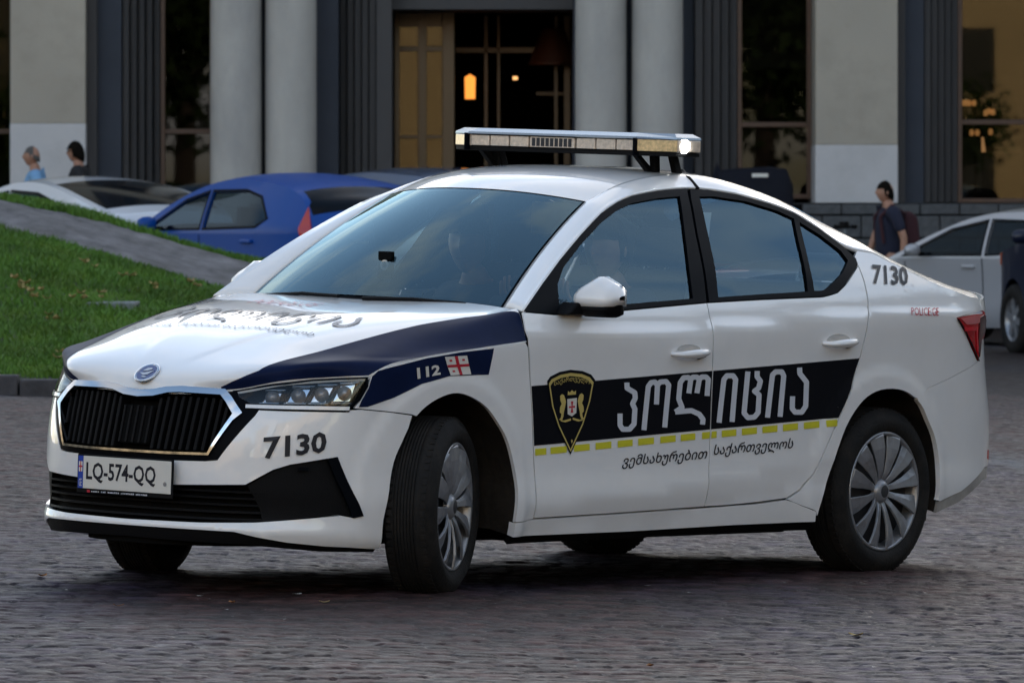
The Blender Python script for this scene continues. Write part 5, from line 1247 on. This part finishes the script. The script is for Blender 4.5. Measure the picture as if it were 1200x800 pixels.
    for s_ in (1,-1):
        for q_ in (iw,ir):
            P=np.stack([np.stack([T[j,0]+0*E[:3],s_*ye[j]*np.array([1,.95,.90]),T[j,1]+crown*np.array([0,.10,.2])],-1) for j in q_],0); grid('window_pillar',P,paint,c)
    strip('windscreen',w_,TINT,.0,.97); strip('rear_window',r_,M_['darkglass2'],.0,.97)
    for y_ in (-.38,.38):
        bev(MB().prism([(-.15,.45),(-.05,.45),(-.22,1.02),(-.34,1.02)],'y',y_-.24,y_+.24).prism([(-.24,1.04),(-.32,1.04),(-.34,1.2),(-.27,1.2)],'y',y_-.12,y_+.12).build('front_seat',M_['seat'],c),.02,2)
    bev(MB().prism([(-1.05,.45),(-.95,.45),(-1.15,1.0),(-1.25,1.0)],'y',-.62,.62).build('rear_seat',M_['seat'],c),.02,2)
    bev(MB().prism([(wsr[0]-.55,.6),(wsr[0]-.1,.6),(wsr[0]-.1,belt-.02),(wsr[0]-.50,belt+.02)],'y',-.68,.68).build('dashboard',M_['dash'],c),.02,2)
    MB().box(top[-1][0]+.25,top[0][0]-.25,-Wd/2+.14,Wd/2-.14,.19,.40).build('underbody',M_['under'],c)
    return c,S
M_['darkglass2']=mat('tinted_car_glass',(.005,.007,.010),.08,spec=.10); M_['clens2']=mat('head_lamp_lens',(.5,.52,.55),.1,coat=1)
M_['midglass']=mat('lighter_car_glass',(.06,.09,.10),.05,spec=.9)
pw=mat('parked_white_paint',(.62,.64,.68),.3,coat=1); pbl=mat('parked_blue_paint',(.003,.055,.27),.4,coat=.1,spec=.2); pls=mat('parked_pale_blue_paint',(.08,.13,.24),.3,.3,coat=1); psi=mat('parked_silver_paint',(.40,.40,.415),.35,.3,coat=.5); pdk=mat('dark_blue_paint',(.006,.010,.028),.35,coat=.25,spec=.3)
hatch=[(1.98,.35),(2.02,.52),(1.95,.70),(1.55,.84),(1.05,.95),(.55,1.20),(.05,1.38),(-.45,1.45),(-1.05,1.42),(-1.55,1.33),(-1.80,1.12),(-1.93,.90),(-1.98,.62),(-1.94,.34)]
hwin=[[(.78,.99),(.25,1.25),(-.10,1.33),(-.16,1.01)],[(-.24,1.01),(-.18,1.335),(-.75,1.34),(-1.05,1.28),(-1.25,1.10),(-1.12,1.03)]]
def gz(x,y): return float(GZ(x,y))-.0
def put(u,D): return ((u-600)/F_*D)
# blue hatchback: heading left and away
x=put(365,67.5); 
c,S=bgcar('parked_hatchback','bright blue hatchback parked behind the grass bank, red tail lamp showing','hatchback',(x-.42,68.3,.11),R_(123),pbl,4.0,1.70,hatch,.96,hwin,(1.28,-1.27),(.98,.08),(-1.50,-1.82),tail=[(-1.76,1.20),(-1.82,1.08),(-1.90,.90),(-1.80,.86),(-1.72,1.0)],doors=(((-.19,.95),(-.21,.32)),((.72,.9),(.66,.4))),handle=((-.02,.86),(-1.02,.89)))
prius=[(2.18,.35),(2.24,.52),(2.12,.70),(1.70,.86),(1.25,.96),(.70,1.23),(.20,1.42),(-.30,1.49),(-.85,1.45),(-1.45,1.33),(-2.02,1.17),(-2.14,1.08),(-2.22,.75),(-2.18,.34)]
pwin=[[(.95,1.00),(.35,1.30),(-.05,1.38),(-.10,1.02)],[(-.18,1.02),(-.13,1.385),(-.70,1.36),(-1.20,1.25),(-1.42,1.13),(-1.3,1.05)]]
x=put(100,71)
bgcar('parked_hatchback','white liftback parked behind the grass bank at the far left','hatchback',(x-.24,72.4,.165),R_(121),pw,4.45,1.74,prius,.99,pwin,(1.40,-1.30),(1.15,.15),(-.75,-2.0),tail=[(-1.98,1.13),(-2.10,1.05),(-2.18,.85),(-1.98,.80),(-1.92,.98)],doors=(((-.14,.98),(-.16,.34)),),handle=((0,.88),(-1.1,.92)))
suv=[(2.1,.4),(2.15,.62),(2.05,.90),(1.6,1.0),(1.1,1.08),(.65,1.38),(.25,1.58),(-.4,1.64),(-1.2,1.62),(-1.75,1.55),(-2.0,1.2),(-2.12,1.0),(-2.15,.7),(-2.1,.38)]
swin=[[(.95,1.12),(.45,1.42),(.1,1.50),(.05,1.12)],[(-.03,1.12),(.02,1.505),(-.85,1.51),(-.85,1.13)],[(-.93,1.13),(-.93,1.50),(-1.45,1.48),(-1.68,1.2)]]
x=put(470,75)
bgcar('parked_estate','pale blue estate car parked behind the blue hatchback, only its roof showing','estate car',(x-.0,75.8,.075),R_(118),pls,4.3,1.78,suv,1.06,swin,(1.35,-1.32),(1.1,.25),(-1.7,-2.0),R=.33,tail=[(-1.9,1.3),(-2.0,1.15),(-2.12,.9),(-1.95,.85)])
sed=[(2.24,.35),(2.28,.55),(2.18,.74),(1.70,.86),(1.15,.93),(.60,1.20),(.10,1.40),(-.40,1.47),(-1.0,1.44),(-1.55,1.25),(-1.95,1.07),(-2.25,1.02),(-2.34,.75),(-2.3,.34)]
sew=[[(.86,.99),(.30,1.27),(-.15,1.37),(-.20,1.01)],[(-.28,1.01),(-.23,1.375),(-.85,1.36),(-1.30,1.20),(-1.42,1.06)]]
x=put(1195,76)
bgcar('parked_saloon','silver saloon parked on the right behind the police car boot','saloon',(x+.07,76.5,gz(x,76)-.02),R_(134),psi,4.6,1.78,sed,.97,sew,(1.42,-1.32),(1.05,.12),(-1.05,-1.9),head=[(2.24,.62),(2.16,.74),(1.78,.82),(1.85,.70)],doors=(((.83,.93),(.80,.34)),((-.24,.97),(-.26,.34))),handle=((-.05,.87),))
bgcar('parked_crossover','dark blue crossover cut off by the right edge, front wheel and orange indicator showing','crossover',(6.03,70.6,gz(6.0,70.6)-.01),R_(107),pdk,4.2,1.8,suv,1.06,swin,(1.3,-1.32),(1.1,.25),(-1.7,-2.0),R=.34,head=[(2.06,.86),(1.98,.93),(1.72,.98),(1.80,.86)])
o=[o for o in bpy.data.objects if o.name.startswith('head_lamp')]
M_['orange']=mat('orange_indicator',(.75,.14,.02),.3,coat=.5)
for q_ in [o for o in bpy.data.objects if o.parent and o.parent.name.startswith('parked_crossover') and o.name.startswith('head_lamp')]: q_.data.materials[0]=M_['orange']
for o in bpy.data.objects:
    if o.parent is None and o.get('label','').startswith(('white liftback','silver saloon')): o.scale=(1,1,.925)
    if o.parent is None and o.get('label','').startswith('pale blue estate'): o.scale=(1,1,.955)
# covered scooter, kick scooters
def blob(name,prof,cx_,cy_,z0,mt,par):
    P=[]
    for (x,zt,w) in prof:
        row=[]
        for a in np.linspace(0,math.pi,13):
            row.append((cx_+x,cy_+w*math.cos(a)*(1 if abs(math.cos(a))<.95 else 1),z0+zt*math.sin(a)**.45))
        P.append(row)
    return grid(name,np.array(P),mt,par)
TARP=mat('black_tarpaulin',(.006,.007,.012),.75,bump=.8,bscale=9,spec=.15)
sc=empty('covered_motor_scooter',(0,0,0)); tag(sc,'motor scooter under a black cover by the hotel wall, above the police car roof','scooter'); 
xs=put(872,84); zg=gz(xs,84)
blob('cover',[(-.60,.9,.02),(-.57,1.35,.16),(-.48,1.52,.24),(-.36,1.66,.26),(-.30,1.84,.05),(-.27,1.74,.24),(-.1,1.76,.30),(.3,1.78,.30),(.48,1.75,.28),(.55,1.58,.24),(.58,.9,.05)],xs,84,zg,TARP,sc)
MB().box(xs+.08,xs+.26,83.68,83.695,zg+1.66,zg+1.70).build('pale_label',M_['platew'],sc); MB().cyl((xs-.4,84,zg+.2),(xs-.4,84.1,zg+.2),.2).cyl((xs+.4,84,zg+.2),(xs+.4,84.1,zg+.2),.2).build('scooter_wheels_under_cover',M_['tyre'],sc).name='tyre'
def kick(u,D,lab,rz):
    k=empty('kick_scooter',(put(u,D),D,gz(put(u,D),D)),rz); tag(k,lab,'kick scooter','kick scooters by the hotel wall')
    MB().box(-.45,.25,-.07,.07,.08,.12).build('deck',M_['plastic'],k,bw=.01); MB().cyl((.33,0,.10),(.22,0,1.12),.022).build('stem',M_['silver'],k)
    MB().cyl((.22,-.25,1.14),(.22,.25,1.14),.016).cyl((.22,-.25,1.14),(.20,-.14,1.14),.024).cyl((.22,.14,1.14),(.22,.25,1.14),.026).build('handlebar',M_['plastic'],k); MB().box(.20,.27,-.06,.06,1.12,1.20).build('display',M_['plastic'],k,bw=.01)
    for x_ in (.36,-.5): MB().cyl((x_,-.03,.1),(x_,.03,.1),.10,n=18).build('wheel',M_['tyre'],k)
    MB().box(-.58,-.40,-.05,.05,.2,.23).build('mudguard',M_['plastic'],k)
kick(1011,83.5,'black kick scooter standing between the covered scooter and the walking man',R_(150)); kick(962,84.5,'kick scooter whose handlebar shows just above the police car rear window',R_(200))
# ================= people =================
def skinmesh(name,J,Ed,m,par,lv=2,root=0):
    me=bpy.data.meshes.new(name); me.from_pydata([j[:3] for j in J],Ed,[]); me.materials.append(m); o=bpy.data.objects.new(name,me); link(o,par)
    sk=o.modifiers.new('skin','SKIN'); 
    for i,j in enumerate(J): me.skin_vertices[0].data[i].radius=(j[3],j[4] if len(j)>4 else j[3]); me.skin_vertices[0].data[i].use_root=(i==root)
    sk.use_smooth_shade=True; sb=o.modifiers.new('sub','SUBSURF'); sb.levels=lv; sb.render_levels=lv; return o
def head(par,p,m,hair,style='short',turn=0,s=1.,glasses=False):
    """head looking along +x"""
    h=empty('head',p,turn,par); h.scale=(s,s,s)
    n,k=22,28; P=[]
    for i in range(n):
        th=math.pi*i/(n-1); row=[]
        for j in range(k):
            ph=2*math.pi*j/(k-1); x=math.sin(th)*math.cos(ph); y=math.sin(th)*math.sin(ph); z=math.cos(th)
            X=x*.098;Y=y*.076;Z=z*.118
            if z<0: w=1-.30*(-z)**1.4; Y*=w; X=X*(1-.18*(-z)) + .012*(-z)
            if x>0: X*=(1-.06*abs(z)); 
            nose=math.exp(-((z+.10)/.20)**2)*math.exp(-(y/.17)**2)*(x>0); X+=.024*nose
            X-=.010*math.exp(-((z-.12)/.10)**2)*math.exp(-((abs(y)-.36)/.16)**2)*(x>0)
            X+=.006*math.exp(-((z-.27)/.08)**2)*(x>.5); X+=.008*math.exp(-((z+.52)/.09)**2)*math.exp(-(y/.3)**2)*(x>0); X+=.012*math.exp(-((z+.85)/.14)**2)*(x>0)*math.exp(-(y/.35)**2)
            row.append((X,Y,Z))
        P.append(row)
    hd=grid('face',np.array(P),m,h)
    for sg in (1,-1):
        e=MB().lathe([(0,.006),(.010,.005),(.017,.0),(.012,-.006),(0,-.006)],12,'y').build('ear',m,h,True); e.location=(-.006,sg*.076,-.008); e.scale=(1.0,1.2,1.7)
        MB().lathe([(0,.004),(.006,.003),(.009,0)],10,'x',(.078,sg*.028,.014)).build('eye',M_['darktext'],h,True)
    MB().box(.088,.091,-.020,.020,-.062,-.057).build('mouth',mat('lips',(.25,.09,.07),.6) if 'lips' not in bpy.data.materials else bpy.data.materials['lips'],h)
    P=[]
    vol={'short':1.06,'thick':1.20,'bald':1.012}[style]
    for i in range(14):
        th=.56*math.pi*i/13*(1.12 if style!='bald' else 1.0); row=[]
        for j in range(k):
            ph=2*math.pi*j/(k-1); x=math.sin(th)*math.cos(ph); y=math.sin(th)*math.sin(ph); z=math.cos(th)
            cut=.30 if x>.25 else -.6; zz=max(z,cut) if x>.25 else z-.45*max(0,-x)*(th/1.7)
            w=vol+.015*math.sin(7*ph+3*th)
            row.append((x*.098*w-(.004 if x>0 else .0),y*.076*w*1.02,zz*.118*w+.002))
        P.append(row)
    hr=grid('hair',np.array(P),hair,h); sm=hr.modifiers.new('t','SOLIDIFY'); sm.thickness=.006
    if glasses: MB().box(.083,.094,-.055,.055,.002,.032).box(-.01,.088,.070,.074,.012,.022).box(-.01,.088,-.074,-.070,.012,.022).build('sunglasses',M_['trim'],h,bw=.003)
    return h
def hand(par,w,d,m,sd=1,curl=.5):
    """palm and five fingers: wrist w, direction d"""
    w=Vector(w); d=Vector(d).normalized(); s_=d.cross(Vector((1,0,0)) if abs(d.x)<.8 else Vector((0,0,1))).normalized(); n=s_.cross(d).normalized()
    J=[(*w,.020,.024)];E=[]
    p1=w+d*.045; J.append((*p1,.022,.030)); E.append((0,1)); p2=w+d*.085; J.append((*p2,.016,.034)); E.append((1,2))
    o=skinmesh('hand',J,E,m,par,1)
    for q,(off,L) in enumerate(((-.028,.070),(-.010,.080),(.010,.076),(.027,.060))):
        a=w+d*.082+s_*off; b=a+d*L*.45+n*L*.12*curl; c_=b+d*L*.28+n*L*.30*curl; e=c_+d*L*.15+n*L*.28*curl
        skinmesh('finger',[(*a,.009),(*b,.0085),(*c_,.008),(*e,.0065)],[(0,1),(1,2),(2,3)],m,o,1)
    a=w+d*.025-s_*.026*1; b=a+d*.03-s_*.022+n*.012; c_=b+d*.028+n*.012
    skinmesh('thumb',[(*a,.011),(*b,.010),(*c_,.0085)],[(0,1),(1,2)],m,o,1)
def person(label,loc,yaw,shirt,trous,hairm,style,h=1.74,stride=.18,arm=.2,glasses=False,pack=None,group=None,forearm=0.,sleeve='short'):
    p=empty('person',loc,yaw); tag(p,label,'person',group); k=h/1.74; sk=M_['skin']
    hp=.93; a=stride; 
    legs=lambda r:[(0,0,hp,.13*r,.10*r)]
    def J_(sc=1.,top=1.44): return None
    L=[(0,.09),(0,-.09)]
    # skin body: neck, arms, shins
    sh=1.435
    armL=[(0,.19,sh-.02),(-arm*.5,.235,sh-.30),(-arm*.4+forearm*.2,.24,sh-.54+forearm*.3)]; armR=[(0,-.19,sh-.02),(arm*.5,-.235,sh-.30),(arm*.9+forearm*.2,-.23,sh-.53+forearm*.3)]
    J=[(0,0,1.0,.08,.08),(0,0,1.25,.08,.08),(0,0,sh-.02,.07,.07),(.01,0,1.49,.062),(.03,0,1.56,.060)]
    E=[(0,1),(1,2),(2,3),(3,4)]
    for A in (armL,armR):
        b=len(J); J+=[(*A[0],.055),(*A[1],.042),(*A[2],.028)]; E+=[(2,b),(b,b+1),(b+1,b+2)]
    for sg,st in ((1,a),(-1,-a)):
        b=len(J); J+=[(0,sg*.09,.90,.085),(st*.55,sg*.09,.50,.056),(st*.9-(.10 if st<0 else 0),sg*.09,.09,.036)]; E+=[(0,b),(b,b+1),(b+1,b+2)]
    bo=skinmesh('body',[tuple(v*k for v in j) for j in J],E,sk,p)
    r=1.12; J2=[(0,0,.90,.16,.16),(0,0,1.08,.155,.155),(0,0,1.26,.165,.165),(0,0,sh-.02,.12,.12),(.008,0,1.485,.080,.080)]; E2=[(0,1),(1,2),(2,3),(3,4)]
    for A in (armL,armR):
        b=len(J2); J2.append((A[0][0],A[0][1]*.55,A[0][2]+.01,.10)); E2.append((3,b)); b+=1; e=np.array(A[1])+ (np.array(A[2])-np.array(A[1]))*(.0 if sleeve=='short' else .9); m_=(np.array(A[0])*.2+np.array(A[1])*.8) if sleeve=='short' else np.array(A[1])
        J2+=[(*A[0],.080),(*m_,.062)]; E2+=[(b-1,b),(b,b+1)]
        if sleeve!='short': J2.append((*e,.045)); E2.append((b+1,b+2))
    skinmesh('shirt',[tuple(v*k for v in j) for j in J2],E2,shirt,p)
    J3=[(0,0,.98,.13,.16),(0,0,.88,.13,.17)]; E3=[(0,1)]
    for sg,st in ((1,a),(-1,-a)):
        b=len(J3); J3+=[(0.01*np.sign(st),sg*.09,.80,.10),(st*.55,sg*.09,.50,.078),(st*.9-(.10 if st<0 else 0),sg*.09,.12,.062)]; E3+=[(1,b),(b,b+1),(b+1,b+2)]
        fx=(st*.9-(.10 if st<0 else 0)); bev(MB().box((fx-.08)*k,(fx+.19)*k,(sg*.09-.045)*k,(sg*.09+.045)*k,.0,.085*k).build('shoe',M_['plastic'],p),.03,3)
    skinmesh('trousers',[tuple(v*k for v in j) for j in J3],E3,trous,p)
    for A in (armL,armR):
        d=np.array(A[2])-np.array(A[1]); hand(p,np.array(A[2])*k,d,sk)
    head(p,(.045*k,0,1.625*k),sk,hairm,style,0,k*.93,glasses)
    if pack:
        bp_=bev(MB().prism([(-.13,1.02),(-.13,1.40),(-.18,1.45),(-.28,1.38),(-.32,1.05),(-.26,.98)],'y',-.15,.15).build('backpack',pack,p),.04,3)
        MB().tube([(-.13,.11,1.42),(.0,.12,1.50),(.13,.12,1.38),(.10,.15,1.10)],.018).tube([(-.13,-.11,1.42),(.0,-.12,1.50),(.13,-.12,1.38),(.10,-.15,1.10)],.018).build('shoulder_strap',pack,bp_)
    return p
SH=lambda n,c:mat(n,c,.85,var=.12,vscale=9,bump=.3,bscale=30)
s1=SH('light_blue_shirt',(.16,.32,.52)); s2=SH('black_shirt',(.008,.008,.010)); s3=SH('navy_t_shirt',(.006,.008,.024)); tr=SH('dark_trousers',(.02,.022,.03))
def pz(u,D,vt,h): 
    x=put(u,D); return (x,D,CAMH-(vt-227)/F_*D-h)
l=pz(42,83,171,1.74); person('grey haired man in a light blue shirt walking left behind the white liftback',l,R_(180),s1,tr,M_['ghair'],'bald')
l=pz(93,83,167,1.68); person('dark haired person in a black top and sunglasses behind the white liftback',l,R_(172),s2,tr,M_['hair'],'thick',h=1.68,glasses=True,arm=.35,forearm=.6)
pk=SH('dark_red_backpack',(.03,.004,.008)); l=pz(1042,79,212,1.76); person('dark haired man in a navy t-shirt with a dark red backpack walking left',l,R_(192),s3,tr,M_['hair'],'short',h=1.76,pack=pk,stride=.22)
# officers in the police car: seated, built in the car's own frame
def officer(label,x,y,driver):
    p=empty('person'); tag(p,label,'person'); p.matrix_world=car.matrix_world@Matrix.Translation((x,y,0))
    uni=SH('police_uniform',(.012,.016,.035)) if 'police_uniform' not in bpy.data.materials else bpy.data.materials['police_uniform']; sk=M_['skin']
    hand_z=.98 if driver else .70
    arms=[]
    for sg in (1,-1):
        if driver: arms.append([(0,sg*.16,1.03),(.15,sg*.20,.86),(.38,sg*.15,1.0)])
        else: arms.append([(0,sg*.16,1.03),(.05,sg*.22,.80),(.27,sg*.12,.76)])
    J=[(0,0,.66,.08,.08),(-.02,0,.86,.08,.08),(-.03,0,1.02,.07,.07),(.0,0,1.09,.05),(.03,0,1.16,.05)]; E=[(0,1),(1,2),(2,3),(3,4)]
    for A in arms: b=len(J); J+=[(*A[0],.05),(*A[1],.04),(*A[2],.026)]; E+=[(2,b),(b,b+1),(b+1,b+2)]
    for sg in (1,-1): b=len(J); J+=[(.05,sg*.09,.66,.08),(.42,sg*.11,.70,.06),(.52,sg*.10,.36,.04)]; E+=[(0,b),(b,b+1),(b+1,b+2)]
    skinmesh('body',J,E,sk,p)
    J=[(0,0,.64,.15,.15),(-.02,0,.86,.155,.155),(-.03,0,1.01,.12,.12),(-.01,0,1.08,.065,.07)]; E=[(0,1),(1,2),(2,3)]
    for A in arms: b=len(J); m_=np.array(A[0])*.3+np.array(A[1])*.7; J+=[(*A[0],.07),(*m_,.056)]; E+=[(2,b),(b,b+1)]
    skinmesh('shirt',J,E,uni,p)
    J=[(0,0,.64,.13,.16)];E=[]
    for sg in (1,-1): b=len(J); J+=[(.08,sg*.09,.66,.09),(.42,sg*.11,.70,.075),(.52,sg*.10,.38,.055)]; E+=[(0,b),(b,b+1),(b+1,b+2)]
    skinmesh('trousers',J,E,uni,p)
    for A in arms: d=np.array(A[2])-np.array(A[1]); hand(p,A[2],d,sk,curl=1.1)
    head(p,(.05,0,1.235),sk,M_['hair'],'short',.15 if driver else .35,1.0)
officer('police officer in dark uniform at the steering wheel of the police car',-1.47,.33,True)
officer('dark haired police officer in the passenger seat of the police car',-1.47,-.33,False)
